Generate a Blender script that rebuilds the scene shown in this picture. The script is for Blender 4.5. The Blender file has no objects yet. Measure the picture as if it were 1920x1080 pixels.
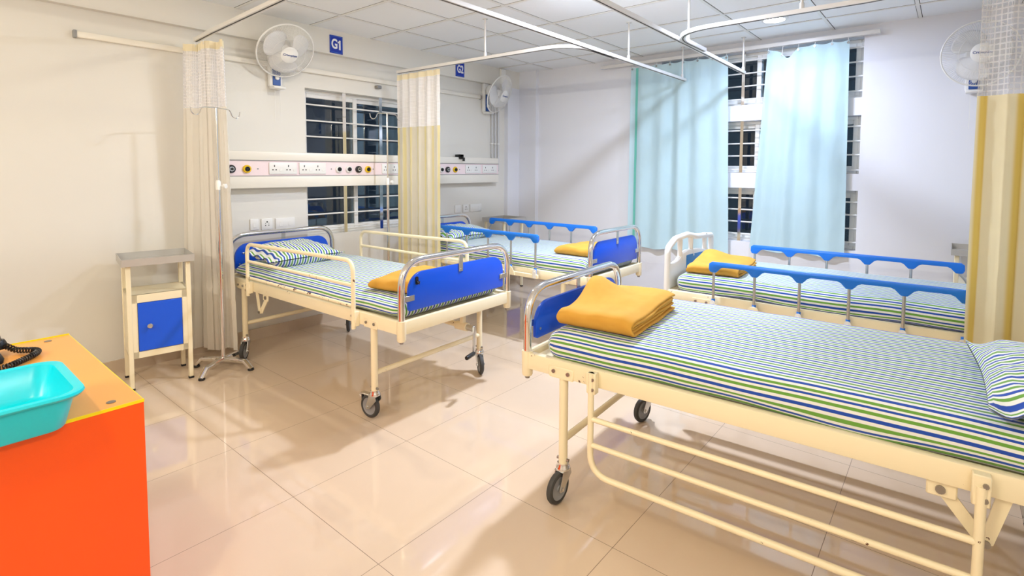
import bpy, bmesh, math, random
from mathutils import Vector, Matrix, Quaternion, noise
PI = math.pi
sc = bpy.context.scene
COL = sc.collection
random.seed(7)

# ------------------------------------------------------------------ camera
FPX, CX, CY, CAMZ = 986.1, 994.1, 375.4, 1.4027
cd = bpy.data.cameras.new('camera'); cam = bpy.data.objects.new('camera', cd); COL.objects.link(cam)
cd.sensor_width = 36.0; cd.sensor_fit = 'HORIZONTAL'
cd.lens = FPX / 1920 * 36.0
cd.shift_x = -(CX - 960) / 1920
cd.shift_y = (CY - 540) / 1920
cd.clip_start = 0.02
_f = Vector((0.77919, 0.62391, -0.06000)); _r = Vector((0.62532, -0.78034, 0.00626)); _u = Vector((0.04292, 0.04240, 0.99818))
cam.matrix_world = Matrix(((_r.x, _u.x, -_f.x, 0), (_r.y, _u.y, -_f.y, 0), (_r.z, _u.z, -_f.z, CAMZ), (0, 0, 0, 1)))
sc.camera = cam

# ------------------------------------------------------------------ world (night outside) and exposure
w = bpy.data.worlds.new('night_sky'); sc.world = w; w.use_nodes = True
bg = w.node_tree.nodes['Background']; bg.inputs[0].default_value = (0.012, 0.017, 0.026, 1); bg.inputs[1].default_value = 1.0
vs = sc.view_settings
vs.view_transform = 'Standard'; vs.look = 'None'; vs.gamma = 1.0; vs.use_curve_mapping = False
vs.exposure = 0.7

# ceiling lamps: (x, y, colour, watts); each gets its fitting and its light in ceiling_lamp() below
COOL = (0.66, 0.76, 1.0); CLEAR = (0.74, 0.83, 1.0); WARM = (1.0, 0.86, 0.56); SOFT = (1.0, 0.92, 0.76)
LAMPS = [
    (4.507, 1.148, COOL, 13),
    (-0.45, 0.95, WARM, 10),
    (3.05, 1.75, CLEAR, 43),  # unseen lamp added to brighten the far end
    (2.1, 3.1, SOFT, 5),  # added fill lamp out of view, not a known fitting
]
# unseen wall tubes added to fill the room with light: (x, y, facing angle, length, colour, watts)
FILL_TUBES = [
    (-1.9, 2.4, -1.5708, 1.0, SOFT, 22),
    (0.0, -0.80, 0.0, 1.0, SOFT, 14),
]

# ------------------------------------------------------------------ colour and material helpers
def lin(c):
    return c / 12.92 if c <= 0.04045 else ((c + 0.055) / 1.055) ** 2.4
def S(r, g, b):
    return (lin(r / 255), lin(g / 255), lin(b / 255), 1)
def mat(name, col, rough=0.5, metal=0.0, **kw):
    m = bpy.data.materials.new(name); m.use_nodes = True
    b = m.node_tree.nodes['Principled BSDF']
    b.inputs['Base Color'].default_value = col if len(col) == 4 else (*col, 1)
    b.inputs['Roughness'].default_value = rough; b.inputs['Metallic'].default_value = metal
    for k, v in kw.items():
        b.inputs[k].default_value = v
    return m
class NT:
    def __init__(s, m):
        s.t = m.node_tree; s.b = s.t.nodes.get('Principled BSDF')
    def n(s, typ, **kw):
        x = s.t.nodes.new(typ)
        for k, v in kw.items(): setattr(x, k, v)
        return x
    def l(s, a, b): s.t.links.new(a, b)
    def m(s, op, a, b=None, c=None):
        x = s.n('ShaderNodeMath', operation=op)
        for i, v in enumerate((a, b, c)):
            if v is None: continue
            if isinstance(v, (int, float)): x.inputs[i].default_value = v
            else: s.l(v, x.inputs[i])
        return x.outputs[0]
    def mix(s, fac, a, b):
        x = s.n('ShaderNodeMix', data_type='RGBA')
        for i, v in ((0, fac), (6, a), (7, b)):
            if isinstance(v, (int, float)): x.inputs[i].default_value = v
            elif isinstance(v, tuple): x.inputs[i].default_value = v
            else: s.l(v, x.inputs[i])
        return x.outputs[2]
    def coord(s, which='Object'):
        return s.n('ShaderNodeTexCoord').outputs[which]
    def sep(s, v):
        x = s.n('ShaderNodeSeparateXYZ'); s.l(v, x.inputs[0]); return x.outputs
    def noise(s, scale, detail=3, vec=None, rough=0.5):
        x = s.n('ShaderNodeTexNoise'); x.inputs['Scale'].default_value = scale; x.inputs['Detail'].default_value = detail; x.inputs['Roughness'].default_value = rough
        if vec is not None: s.l(vec, x.inputs['Vector'])
        return x.outputs['Fac']
    def ramp(s, fac, stops, interp='LINEAR'):
        x = s.n('ShaderNodeValToRGB'); r = x.color_ramp; r.interpolation = interp
        while len(r.elements) > 1: r.elements.remove(r.elements[-1])
        r.elements[0].position, r.elements[0].color = stops[0]
        for p, c in stops[1:]:
            e = r.elements.new(p); e.color = c
        s.l(fac, x.inputs[0]); return x.outputs[0]
    def bump(s, h, strength=0.2, dist=0.01):
        x = s.n('ShaderNodeBump'); x.inputs['Strength'].default_value = strength; x.inputs['Distance'].default_value = dist
        s.l(h, x.inputs['Height']); s.l(x.outputs[0], s.b.inputs['Normal'])

def mat_wall(name, a, b):
    m = mat(name, a, 0.62); t = NT(m)
    n = t.noise(1.3, 3, t.coord()); t.l(t.mix(n, a, b), t.b.inputs['Base Color'])
    t.bump(t.noise(160, 2, t.coord()), 0.04, 0.002); return m
def mat_floor():
    m = mat('glazed_floor_tile', S(225, 200, 172), 0.07); t = NT(m)
    o = t.sep(t.coord())
    fx = t.m('DIVIDE', t.m('SUBTRACT', o[0], 1.0607), 0.5964); fy = t.m('DIVIDE', t.m('SUBTRACT', o[1], 3.9427), 0.6036)
    def seam(f):
        a = t.m('FRACT', f); d = t.m('MINIMUM', a, t.m('SUBTRACT', 1.0, a)); return t.m('LESS_THAN', d, 0.0018)
    sm = t.m('MAXIMUM', seam(fx), seam(fy))
    cv = t.n('ShaderNodeCombineXYZ'); t.l(t.m('FLOOR', fx), cv.inputs[0]); t.l(t.m('FLOOR', fy), cv.inputs[1])
    wn = t.n('ShaderNodeTexWhiteNoise'); t.l(cv.outputs[0], wn.inputs['Vector'])
    cloud = t.noise(2.2, 5, t.coord())
    c = t.mix(cloud, S(217, 195, 171), S(225, 204, 182))
    c = t.mix(t.m('MULTIPLY', wn.outputs['Value'], 0.35), c, S(222, 196, 168))
    t.l(t.mix(sm, c, S(128, 108, 90)), t.b.inputs['Base Color'])
    t.l(t.m('ADD', 0.055, t.m('MULTIPLY', sm, 0.5)), t.b.inputs['Roughness'])
    t.b.inputs['IOR'].default_value = 1.62
    return m
def mat_ceiling():
    m = mat('ceiling_tile', S(232, 230, 226), 0.85); t = NT(m)
    o = t.sep(t.coord())
    def ln(v, off, wdt):
        a = t.m('FRACT', t.m('DIVIDE', t.m('SUBTRACT', v, off), 0.6)); d = t.m('MINIMUM', a, t.m('SUBTRACT', 1.0, a))
        return t.m('LESS_THAN', d, wdt / 0.6)
    gap = t.m('MAXIMUM', ln(o[0], 1.7849, 0.0155), ln(o[1], 4.4467, 0.0155))  # tile gaps beside the bars, their shadow line painted dark
    n = t.noise(300, 2, t.coord())
    c = t.mix(n, S(248, 250, 252), S(244, 246, 248))
    t.l(t.mix(gap, c, S(70, 66, 62)), t.b.inputs['Base Color']); return m
def mat_stripes():
    m = mat('striped_bed_linen', S(238, 238, 236), 0.85); t = NT(m)
    uv = t.sep(t.coord('UV'))
    f = t.m('FRACT', t.m('DIVIDE', uv[0], 0.045))
    W = S(232, 235, 234); B = S(22, 72, 176); G = S(104, 160, 62)
    t.l(t.ramp(f, [(0.0, W), (0.11, W), (0.13, B), (0.37, B), (0.39, W), (0.61, W), (0.63, G), (0.87, G), (0.89, W)]), t.b.inputs['Base Color'])
    t.bump(t.noise(900, 2, t.coord('UV')), 0.05, 0.001)
    t.b.inputs['Sheen Weight'].default_value = 0.2
    return m
def mat_cream():
    m = mat('cream_enamel', S(246, 232, 196), 0.32); t = NT(m)
    n = t.noise(9, 6, t.coord(), 0.65); k = t.noise(55, 4, t.coord(), 0.6)
    rust = t.m('MULTIPLY', t.m('GREATER_THAN', n, 0.645), t.m('GREATER_THAN', k, 0.58))
    t.l(t.mix(rust, S(247, 234, 200), S(96, 58, 34)), t.b.inputs['Base Color']); return m
def mat_rust():
    m = mat('chipped_cream_enamel', S(246, 232, 196), 0.4); t = NT(m)
    n = t.noise(14, 6, t.coord(), 0.65); k = t.noise(40, 4, t.coord(), 0.6)
    rust = t.m('MULTIPLY', t.m('GREATER_THAN', n, 0.58), t.m('GREATER_THAN', k, 0.5))
    t.l(t.mix(rust, S(247, 234, 200), S(92, 54, 32)), t.b.inputs['Base Color']); return m
def mat_cloth(name, a, b, bands=None, sheer=0.0):
    m = mat(name, a, 0.9); t = NT(m); uv = t.sep(t.coord('UV'))
    c = t.mix(t.noise(6, 3, t.coord('UV')), a, b)
    if bands:
        period, col, wd = bands
        f = t.m('FRACT', t.m('DIVIDE', t.m('ADD', uv[0], 0.07), period))
        k = t.n('ShaderNodeMapRange'); k.interpolation_type = 'SMOOTHSTEP'
        k.inputs[1].default_value = wd; k.inputs[2].default_value = wd * 0.55; t.l(t.m('ABSOLUTE', t.m('SUBTRACT', f, 0.5)), k.inputs[0])
        c = t.mix(k.outputs[0], c, col)
    t.l(c, t.b.inputs['Base Color']); t.bump(t.noise(500, 2, t.coord('UV')), 0.08, 0.001)
    if sheer:
        tr = t.n('ShaderNodeBsdfTranslucent'); t.l(c, tr.inputs[0]); mx = t.n('ShaderNodeMixShader'); mx.inputs[0].default_value = sheer
        t.l(t.b.outputs[0], mx.inputs[1]); t.l(tr.outputs[0], mx.inputs[2]); t.l(mx.outputs[0], t.t.nodes['Material Output'].inputs[0])
    return m
def mat_net(name, cell=0.022, openness=0.72, col=(238, 234, 232), k=1.0):
    m = mat(name, S(*col), 0.8); t = NT(m); uv = t.sep(t.coord('UV'))
    def th(v):
        a = t.m('FRACT', t.m('DIVIDE', v, cell)); return t.m('LESS_THAN', a, 0.24)
    thread = t.m('MAXIMUM', th(uv[0]), th(uv[1]))
    alpha = t.m('MULTIPLY', t.m('ADD', t.m('MULTIPLY', thread, openness), 1 - openness), k)
    tp = t.n('ShaderNodeBsdfTransparent'); mx = t.n('ShaderNodeMixShader')
    t.l(alpha, mx.inputs[0]); t.l(tp.outputs[0], mx.inputs[1]); t.l(t.b.outputs[0], mx.inputs[2])
    t.l(mx.outputs[0], t.t.nodes['Material Output'].inputs[0]); return m
def mat_glass():
    m = mat('window_glass', (0.02, 0.025, 0.03), 0.02); t = NT(m)
    tp = t.n('ShaderNodeBsdfTransparent'); tp.inputs[0].default_value = (0.75, 0.82, 0.86, 1)
    gl = t.n('ShaderNodeBsdfGlossy'); gl.inputs['Roughness'].default_value = 0.02
    fr = t.n('ShaderNodeFresnel'); fr.inputs[0].default_value = 1.5
    mx = t.n('ShaderNodeMixShader'); t.l(t.m('MULTIPLY', fr.outputs[0], 1.3), mx.inputs[0]); t.l(tp.outputs[0], mx.inputs[1]); t.l(gl.outputs[0], mx.inputs[2])
    t.l(mx.outputs[0], t.t.nodes['Material Output'].inputs[0]); return m
def mat_laminate(name, a, b, rough):
    m = mat(name, a, rough); t = NT(m)
    t.l(t.mix(t.noise(5, 5, t.coord()), a, b), t.b.inputs['Base Color'])
    t.bump(t.noise(140, 2, t.coord()), 0.03, 0.002); return m
def mat_emit(name, col, s):
    m = bpy.data.materials.new(name); m.use_nodes = True; t = m.node_tree
    e = t.nodes.new('ShaderNodeEmission'); e.inputs[0].default_value = (*col, 1); e.inputs[1].default_value = s
    t.links.new(e.outputs[0], t.nodes['Material Output'].inputs[0]); return m

M = dict(
    wall=mat_wall('cream_white_plaster', S(232, 229, 222), S(227, 224, 217)), coollit=mat_wall('cool_lit_white_plaster', S(233, 234, 240), S(229, 230, 237)), floor=mat_floor(), ceiling=mat_ceiling(), stripes=mat_stripes(), cream=mat_cream(), plaincream=mat('smooth_cream_enamel', S(247, 235, 202), 0.32), rusty=mat_rust(),  # window wall plaster: the lamp's cool cast tinted into the colour
    white=mat('white_plastic', S(240, 239, 236), 0.35), whitepaint=mat('white_painted_metal', S(236, 235, 232), 0.3),
    skirting=mat('beige_skirting_tile', S(205, 186, 164), 0.15),
    chrome=mat('chromed_steel', (0.82, 0.81, 0.8), 0.09, 1.0), steel=mat('brushed_steel', (0.60, 0.60, 0.59), 0.28, 1.0),
    darksteel=mat('dull_steel', (0.34, 0.32, 0.30), 0.38, 1.0),
    royal=mat('royal_blue_laminate', (0.004, 0.09, 0.74), 0.28), door=mat('blue_enamel', (0.004, 0.10, 0.78), 0.35),
    azure=mat('azure_plastic', (0.01, 0.19, 0.78), 0.3), skyblue=mat('sky_blue_label', (0.01, 0.25, 0.68), 0.4),
    rubber=mat('grey_rubber', (0.05, 0.05, 0.05), 0.6), hubgrey=mat('grey_wheel_plastic', (0.30, 0.31, 0.33), 0.45),
    black=mat('black_plastic', (0.012, 0.012, 0.013), 0.35), red=mat('red_plastic', (0.7, 0.02, 0.02), 0.35),
    blanket=mat_cloth('mustard_wool', (0.62, 0.31, 0.038, 1), (0.70, 0.38, 0.06, 1)),
    cream_curtain=mat_cloth('ivory_curtain_cloth', S(250, 245, 236), S(246, 240, 230), None, 0.35),
    band_curtain=mat_cloth('yellow_banded_curtain_cloth', S(248, 241, 224), S(244, 236, 214), (0.21, S(249, 235, 180), 0.2), 0.35),
    ochre_curtain=mat_cloth('ochre_banded_curtain_cloth', S(238, 226, 190), S(232, 218, 178), (0.24, S(222, 190, 98), 0.2), 0.3),
    cyan_curtain=mat_cloth('pale_aqua_curtain_cloth', S(206, 233, 241), S(199, 228, 237), None, 0.2),
    teal_curtain=mat_cloth('aqua_strip_cloth', S(120, 205, 190), S(110, 198, 184)),
    net=mat_net('white_curtain_net', 0.022, 0.38, (240, 238, 240), 0.92), net_open=mat_net('open_curtain_net', 0.026, 0.62, (238, 236, 236), 0.5), net_fine=mat_net('white_fine_net', 0.012, 0.3, (246, 244, 246)), tape=mat_cloth('cream_heading_tape', S(246, 236, 208), S(240, 228, 196)),
    glass=mat_glass(), pink=mat('pink_panel_strip', S(246, 226, 228), 0.35), offwhite=mat('ivory_powder_coat', S(238, 233, 222), 0.35),
    ring_y=mat('yellow_outlet_ring', S(238, 196, 20), 0.35), ring_w=mat('white_outlet_ring', S(236, 234, 230), 0.3),
    ring_b=mat('black_outlet_ring', S(30, 30, 34), 0.3), hole=mat('socket_hole', (0.01, 0.01, 0.01), 0.6),
    sign=mat('blue_sign_board', (0.004, 0.03, 0.42), 0.3), sign_edge=mat('light_blue_sign_line', S(70, 130, 220), 0.35), letter=mat('white_sign_lettering', S(244, 246, 250), 0.4),
    inkblue=mat('blue_print', S(24, 60, 140), 0.5), rail=mat('anodised_rail', (0.78, 0.76, 0.74), 0.22, 0.85), railwhite=mat('white_aluminium_rail', S(226, 224, 222), 0.25),
    groove=mat('rail_groove', (0.03, 0.028, 0.025), 0.6),
    orange=mat_laminate('orange_laminate', (1.0, 0.10, 0.0, 1), (0.97, 0.085, 0.0, 1), 0.34), orangelit=mat_laminate('lit_orange_laminate', (0.90, 0.40, 0.085, 1), (0.86, 0.36, 0.07, 1), 0.3),  # desk top repeats the laminate with brighter light and sheen in its colour
    yellow=mat('yellow_edge_band', (0.95, 0.72, 0.0), 0.4), turq=mat('turquoise_plastic', (0.0, 0.62, 0.76), 0.28, 0.0),
    pipe=mat('grey_conduit', S(206, 206, 208), 0.35), grey=mat('grey_plastic', S(150, 150, 150), 0.4), green=mat('green_wire', S(30, 150, 80), 0.5),
    fanblade=mat('translucent_white_blade', S(232, 232, 234), 0.3), bluepanel=mat('blue_speed_panel', S(40, 84, 160), 0.4),
    tin=mat('stainless_tray', (0.58, 0.57, 0.55), 0.42, 0.65),
)

# ------------------------------------------------------------------ mesh builder
class MB:
    def __init__(s): s.v = []; s.f = []; s.uv = {}
    def add(s, vs_, fs, uvs=None):
        o = len(s.v); s.v += [tuple(p) for p in vs_]
        s.f += [tuple(i + o for i in f) for f in fs]
        if uvs:
            for i, u in enumerate(uvs): s.uv[o + i] = u
        return s
    def bm(s, b):
        b.verts.index_update(); s.add([v.co[:] for v in b.verts], [[v.index for v in f.verts] for f in b.faces]); b.free(); return s
    def box(s, x0, x1, y0, y1, z0, z1, bev=0.0, seg=2, M4=None):
        b = bmesh.new(); bmesh.ops.create_cube(b, size=1.0)
        bmesh.ops.scale(b, vec=(x1 - x0, y1 - y0, z1 - z0), verts=b.verts)
        bmesh.ops.translate(b, vec=((x0 + x1) / 2, (y0 + y1) / 2, (z0 + z1) / 2), verts=b.verts)
        if bev: bmesh.ops.bevel(b, geom=b.edges[:] , offset=bev, segments=seg, affect='EDGES', profile=0.5)
        if M4: bmesh.ops.transform(b, matrix=M4, verts=b.verts)
        return s.bm(b)
    def tube(s, path, r, seg=10, closed=False, cap=True, flat=None):
        P = [Vector(p) for p in path]; n = len(P)
        rs = r if isinstance(r, (list, tuple)) else [r] * n
        T = []
        for i in range(n):
            a = P[i - 1] if (i > 0 or closed) else P[i]; b = P[(i + 1) % n] if (i < n - 1 or closed) else P[i]
            T.append((b - a).normalized())
        N = T[0].orthogonal().normalized()
        if flat: N = Vector(flat)
        N = (N - T[0] * N.dot(T[0])).normalized()
        vv = []; ff = []
        for i in range(n):
            if i:
                q = T[i - 1].rotation_difference(T[i]); N = q @ N; N = (N - T[i] * N.dot(T[i])).normalized()
            B = T[i].cross(N)
            for k in range(seg):
                a = 2 * PI * k / seg; vv.append(P[i] + (N * math.cos(a) + B * math.sin(a)) * rs[i])
        m = n if closed else n - 1
        for i in range(m):
            for k in range(seg):
                j = (i + 1) % n; ff.append((i * seg + k, i * seg + (k + 1) % seg, j * seg + (k + 1) % seg, j * seg + k))
        if cap and not closed:
            ff.append(tuple(reversed(range(seg)))); ff.append(tuple((n - 1) * seg + k for k in range(seg)))
        return s.add(vv, ff)
    def cyl(s, a, b, r, seg=16, r2=None): return s.tube([a, b], [r, r if r2 is None else r2], seg)
    def lathe(s, prof, M4=None, seg=32, closed_prof=False):
        vv = []; ff = []; n = len(prof)
        for (r, z) in prof:
            for k in range(seg):
                a = 2 * PI * k / seg; p = Vector((r * math.cos(a), r * math.sin(a), z)); vv.append(M4 @ p if M4 else p)
        m = n if closed_prof else n - 1
        for i in range(m):
            for k in range(seg):
                j = (i + 1) % n; ff.append((i * seg + k, i * seg + (k + 1) % seg, j * seg + (k + 1) % seg, j * seg + k))
        if not closed_prof:
            if prof[0][0] > 1e-6: ff.append(tuple(reversed(range(seg))))
            if prof[-1][0] > 1e-6: ff.append(tuple((n - 1) * seg + k for k in range(seg)))
        return s.add(vv, ff)
    def prism(s, poly, o, ua, va, na, t, bev=0.0):
        """extrude a 2D outline lying in plane (ua, va) through o along na by t (centred)"""
        o, ua, va, na = Vector(o), Vector(ua), Vector(va), Vector(na)
        b = bmesh.new(); lo = [b.verts.new(o + ua * p[0] + va * p[1] - na * t / 2) for p in poly]
        f = b.faces.new(lo); r = bmesh.ops.extrude_face_region(b, geom=[f])
        bmesh.ops.translate(b, vec=na * t, verts=[g for g in r['geom'] if isinstance(g, bmesh.types.BMVert)])
        bmesh.ops.recalc_face_normals(b, faces=b.faces)
        if bev:
            es = [e for e in b.edges if len(e.link_faces) == 2 and any(len(x.verts) > 4 for x in e.link_faces)]
            bmesh.ops.bevel(b, geom=es, offset=bev, segments=2, affect='EDGES', profile=0.5)
        return s.bm(b)
    def grid(s, fn, nu, nv, uvfn=None):
        vv = []; uu = []
        for j in range(nv + 1):
            for i in range(nu + 1):
                vv.append(fn(i / nu, j / nv)); uu.append(uvfn(i / nu, j / nv) if uvfn else (i / nu, j / nv))
        ff = [(j * (nu + 1) + i, j * (nu + 1) + i + 1, (j + 1) * (nu + 1) + i + 1, (j + 1) * (nu + 1) + i) for j in range(nv) for i in range(nu)]
        return s.add(vv, ff, uu)
    def build(s, name, m, parent=None, smooth=40, loc=None, rotz=0, weld=False):
        me = bpy.data.meshes.new(name); me.from_pydata(s.v, [], s.f); me.update()
        if s.uv:
            L = me.uv_layers.new(name='UVMap')
            for l in me.loops: L.data[l.index].uv = s.uv.get(l.vertex_index, (0, 0))
        b = bmesh.new(); b.from_mesh(me); bmesh.ops.recalc_face_normals(b, faces=b.faces); b.to_mesh(me); b.free()
        if smooth:
            me.shade_smooth(); me.set_sharp_from_angle(angle=math.radians(smooth))
        me.materials.append(M[m] if isinstance(m, str) else m)
        o = bpy.data.objects.new(name, me); COL.objects.link(o)
        if parent: o.parent = parent
        if loc: o.location = loc
        o.rotation_euler.z = rotz
        return o
def fillet(pts, r, n=6, closed=False):
    P = [Vector(p) for p in pts]; out = []; N = len(P)
    for i in range(N):
        if not closed and i in (0, N - 1): out.append(P[i]); continue
        a, c, b = P[i - 1], P[i], P[(i + 1) % N]
        rr = r[i] if isinstance(r, (list, tuple)) else r
        da = (a - c); db = (b - c); ang = da.angle(db)
        d = min(rr / math.tan(ang / 2), da.length * 0.49, db.length * 0.49)
        p0 = c + da.normalized() * d; p1 = c + db.normalized() * d
        for k in range(n + 1):
            t = k / n; out.append(p0 * (1 - t) ** 2 + c * 2 * t * (1 - t) * 1.0 + p1 * t ** 2)
    return out
def rrect(x0, x1, y0, y1, r, n=5):
    """rounded rectangle outline; r = (bl, br, tr, tl)"""
    if not isinstance(r, (list, tuple)): r = (r,) * 4
    out = []
    for (cx, cy, a0, rr) in ((x0 + r[0], y0 + r[0], PI, r[0]), (x1 - r[1], y0 + r[1], 1.5 * PI, r[1]), (x1 - r[2], y1 - r[2], 0, r[2]), (x0 + r[3], y1 - r[3], PI / 2, r[3])):
        if rr < 1e-6: out.append((cx, cy)); continue
        for k in range(n + 1):
            a = a0 + PI / 2 * k / n; out.append((cx + rr * math.cos(a), cy + rr * math.sin(a)))
    return out
def tag(o, label=None, cat=None, group=None, kind=None):
    if label: o['label'] = label
    if cat: o['category'] = cat
    if group: o['group'] = group
    if kind: o['kind'] = kind
    return o
def thing(name, label, cat, loc=(0, 0, 0), rotz=0, group=None):
    o = bpy.data.objects.new(name, None); COL.objects.link(o); o.location = loc; o.rotation_euler = (0, 0, rotz); o.empty_display_size = 0.1
    return tag(o, label, cat, group)
def struct(o): o['kind'] = 'structure'; return o
def text_part(txt, name, m, parent, loc, size, rot, ext=0.001, bold=0.0, sx=1.0):
    c = bpy.data.curves.new(name, 'FONT'); c.body = txt; c.size = size; c.extrude = ext; c.offset = bold; c.align_x = 'CENTER'; c.align_y = 'CENTER'
    t = bpy.data.objects.new(name, c); COL.objects.link(t); bpy.context.view_layer.update()
    me = bpy.data.meshes.new_from_object(t.evaluated_get(bpy.context.evaluated_depsgraph_get()))
    bpy.data.objects.remove(t); me.materials.clear(); me.materials.append(M[m])
    o = bpy.data.objects.new(name, me); COL.objects.link(o); o.parent = parent; o.location = loc; o.rotation_euler = rot; o.scale = (sx, 1, 1)
    return o
def copy_tree(o, parent=None):
    c = o.copy(); COL.objects.link(c)
    if parent: c.parent = parent
    for ch in list(o.children): copy_tree(ch, c)
    return c

# ------------------------------------------------------------------ room shell
GY, WX, H = 4.37, 5.213, 2.61            # bed-head wall on the left, window wall at the far end, ceiling height
X0, Y0 = -1.9, -0.80                     # near end wall behind the camera, opposite bed-head wall
BY = 4.314
struct(MB().box(X0 - 0.2, WX + 0.3, Y0 - 0.2, GY + 0.3, -0.1, 0.0).build('floor', 'floor', smooth=0))
struct(MB().box(X0 - 0.2, WX + 0.3, Y0 - 0.2, GY + 0.3, H, H + 0.1).build('ceiling', 'ceiling', smooth=0))
g = MB()
x = 1.7849 - 0.6 * 8
while x < WX:
    if x > X0: g.box(x - 0.0115, x + 0.0115, Y0, BY, H - 0.006, H - 0.0005)
    x += 0.6
y = 4.4467 - 0.6 * 9
while y < BY:
    if y > Y0: g.box(X0, WX, y - 0.0115, y + 0.0115, H - 0.0055, H - 0.0006)
    y += 0.6
struct(g.build('trim_1', 'whitepaint', smooth=0))
def wall_y(name, yf, sgn, x0, x1, holes, th=0.2):
    """wall whose room face is y = yf, body towards sgn*y; holes = (x0, x1, z0, z1) sorted by x, sharing one x range"""
    b = MB(); ya, yb = sorted((yf, yf + sgn * th))
    if holes:
        hx0, hx1 = holes[0][0], holes[0][1]
        b.box(x0, hx0, ya, yb, 0, H); b.box(hx1, x1, ya, yb, 0, H)
        zz = 0
        for h in holes: b.box(hx0, hx1, ya, yb, zz, h[2]); zz = h[3]
        b.box(hx0, hx1, ya, yb, zz, H)
    else: b.box(x0, x1, ya, yb, 0, H)
    return struct(b.build(name, 'wall', smooth=0))
def wall_x(name, xf, sgn, y0, y1, holes, th=0.2):
    b = MB(); xa, xb = sorted((xf, xf + sgn * th))
    if holes:
        hy0, hy1 = holes[0][0], holes[0][1]
        b.box(xa, xb, y0, hy0, 0, H); b.box(xa, xb, hy1, y1, 0, H); zz = 0
        for h in holes: b.box(xa, xb, hy0, hy1, zz, h[2]); zz = h[3]
        b.box(xa, xb, hy0, hy1, zz, H)
    else: b.box(xa, xb, y0, y1, 0, H)
    return struct(b.build(name, 'coollit' if holes else 'wall', smooth=0))
W1 = (2.35, 3.62, 0.80, 2.085)
WW = [(0.617, 2.42, 0.715, 1.231), (0.617, 2.42, 1.376, 1.87), (0.617, 2.42, 2.018, 2.52)]
wall_y('wall_left', GY, 1, X0 - 0.2, WX + 0.2, [W1])
wall_x('wall_far', WX, 1, Y0 - 0.2, GY, WW)
wall_y('wall_right', Y0, -1, X0 - 0.2, WX + 0.2, [])
wall_x('wall_near', X0, -1, Y0 - 0.2, GY, [])
struct(MB().box(X0, WX, BY, GY, 2.40, H).build('trim_2', 'wall', smooth=0))                       # shallow ceiling beam over the bed-head wall
struct(MB().box(4.935, WX, BY, GY, 0, 2.40).box(5.155, WX, 4.05, BY, 0, H).build('trim_3', 'coollit', smooth=0))   # stepped corner column
sk = MB().box(X0, 4.935, GY - 0.012, GY, 0, 0.09).build('baseboard_left', 'skirting', smooth=0); struct(sk)
struct(MB().box(4.935, 5.155, BY - 0.012, BY, 0, 0.09).box(5.143, 5.155, 4.038, BY - 0.012, 0, 0.09).box(5.155, WX, 4.038, 4.05, 0, 0.09).box(WX - 0.012, WX, Y0, 4.038, 0, 0.09).build('baseboard_far', 'skirting', smooth=0))
struct(MB().box(X0, WX - 0.012, Y0, Y0 + 0.012, 0, 0.09).build('baseboard_right', 'skirting', smooth=0))
struct(MB().box(X0, X0 + 0.012, Y0 + 0.012, GY - 0.012, 0, 0.09).build('baseboard_near', 'skirting', smooth=0))

# windows: white sliding frames set back in the opening, dark panes, steel grilles
def frame_rect(b, ax, d0, d1, a0, a1, z0, z1, w):
    """rectangular frame in plane; ax 'x' => spans x, depth y"""
    for (p0, p1, q0, q1) in ((a0, a0 + w, z0, z1), (a1 - w, a1, z0, z1), (a0 + w, a1 - w, z0, z0 + w), (a0 + w, a1 - w, z1 - w, z1)):
        if ax == 'x': b.box(p0, p1, d0, d1, q0, q1, 0.004, 1)
        else: b.box(d0, d1, p0, p1, q0, q1, 0.004, 1)
def window(name, ax, face, a0, a1, z0, z1, bars, posts, split):
    b = MB(); frame_rect(b, ax, face + 0.10, face + 0.17, a0, a1, z0, z1, 0.03)
    win = struct(b.build(name, 'white'))
    mid = split
    for i, (p0, p1, dd) in enumerate(((a0 + 0.025, mid + 0.025, 0.105), (mid - 0.025, a1 - 0.025, 0.135))):
        b = MB(); frame_rect(b, ax, face + dd, face + dd + 0.03, p0, p1, z0 + 0.025, z1 - 0.025, 0.042); b.build('sash_frame', 'white', win)
        q = (p0 + 0.038, p1 - 0.038); zz = (z0 + 0.062, z1 - 0.062); d = face + dd + 0.012
        gl = MB()
        if ax == 'x': gl.box(q[0], q[1], d, d + 0.005, *zz)
        else: gl.box(d, d + 0.005, q[0], q[1], *zz)
        gl.build('glass_pane', 'glass', win, smooth=0)
    gr = MB()
    for z in bars:
        if ax == 'x': gr.cyl((a0, face + 0.04, z), (a1, face + 0.04, z), 0.007, 8)
        else: gr.cyl((face + 0.04, a0, z), (face + 0.04, a1, z), 0.007, 8)
    gr.build('grille_bars', 'whitepaint', win)
    for a in posts:
        if ax == 'x': q = MB().box(a - 0.017, a + 0.017, face + 0.018, face + 0.036, z0 - 0.03, z1 + 0.0)
        else: q = MB().box(face + 0.018, face + 0.036, a - 0.014, a + 0.014, z0, z1)
        q.build('grille_post', 'chrome', win, smooth=0)
    return win
window('window_1', 'x', GY, *W1, bars=(0.857, 0.983, 1.12, 1.673, 1.812, 1.951), posts=(2.735, 3.13), split=2.90)
for i, (h, bars) in enumerate(zip(WW, ((0.784, 0.903, 1.021, 1.131), (1.407, 1.538, 1.655, 1.78), (2.078, 2.202, 2.322, 2.443)))):
    window('window_%d' % (i + 2), 'y', WX, *h, bars=bars, posts=(1.592,), split=1.47)

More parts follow.
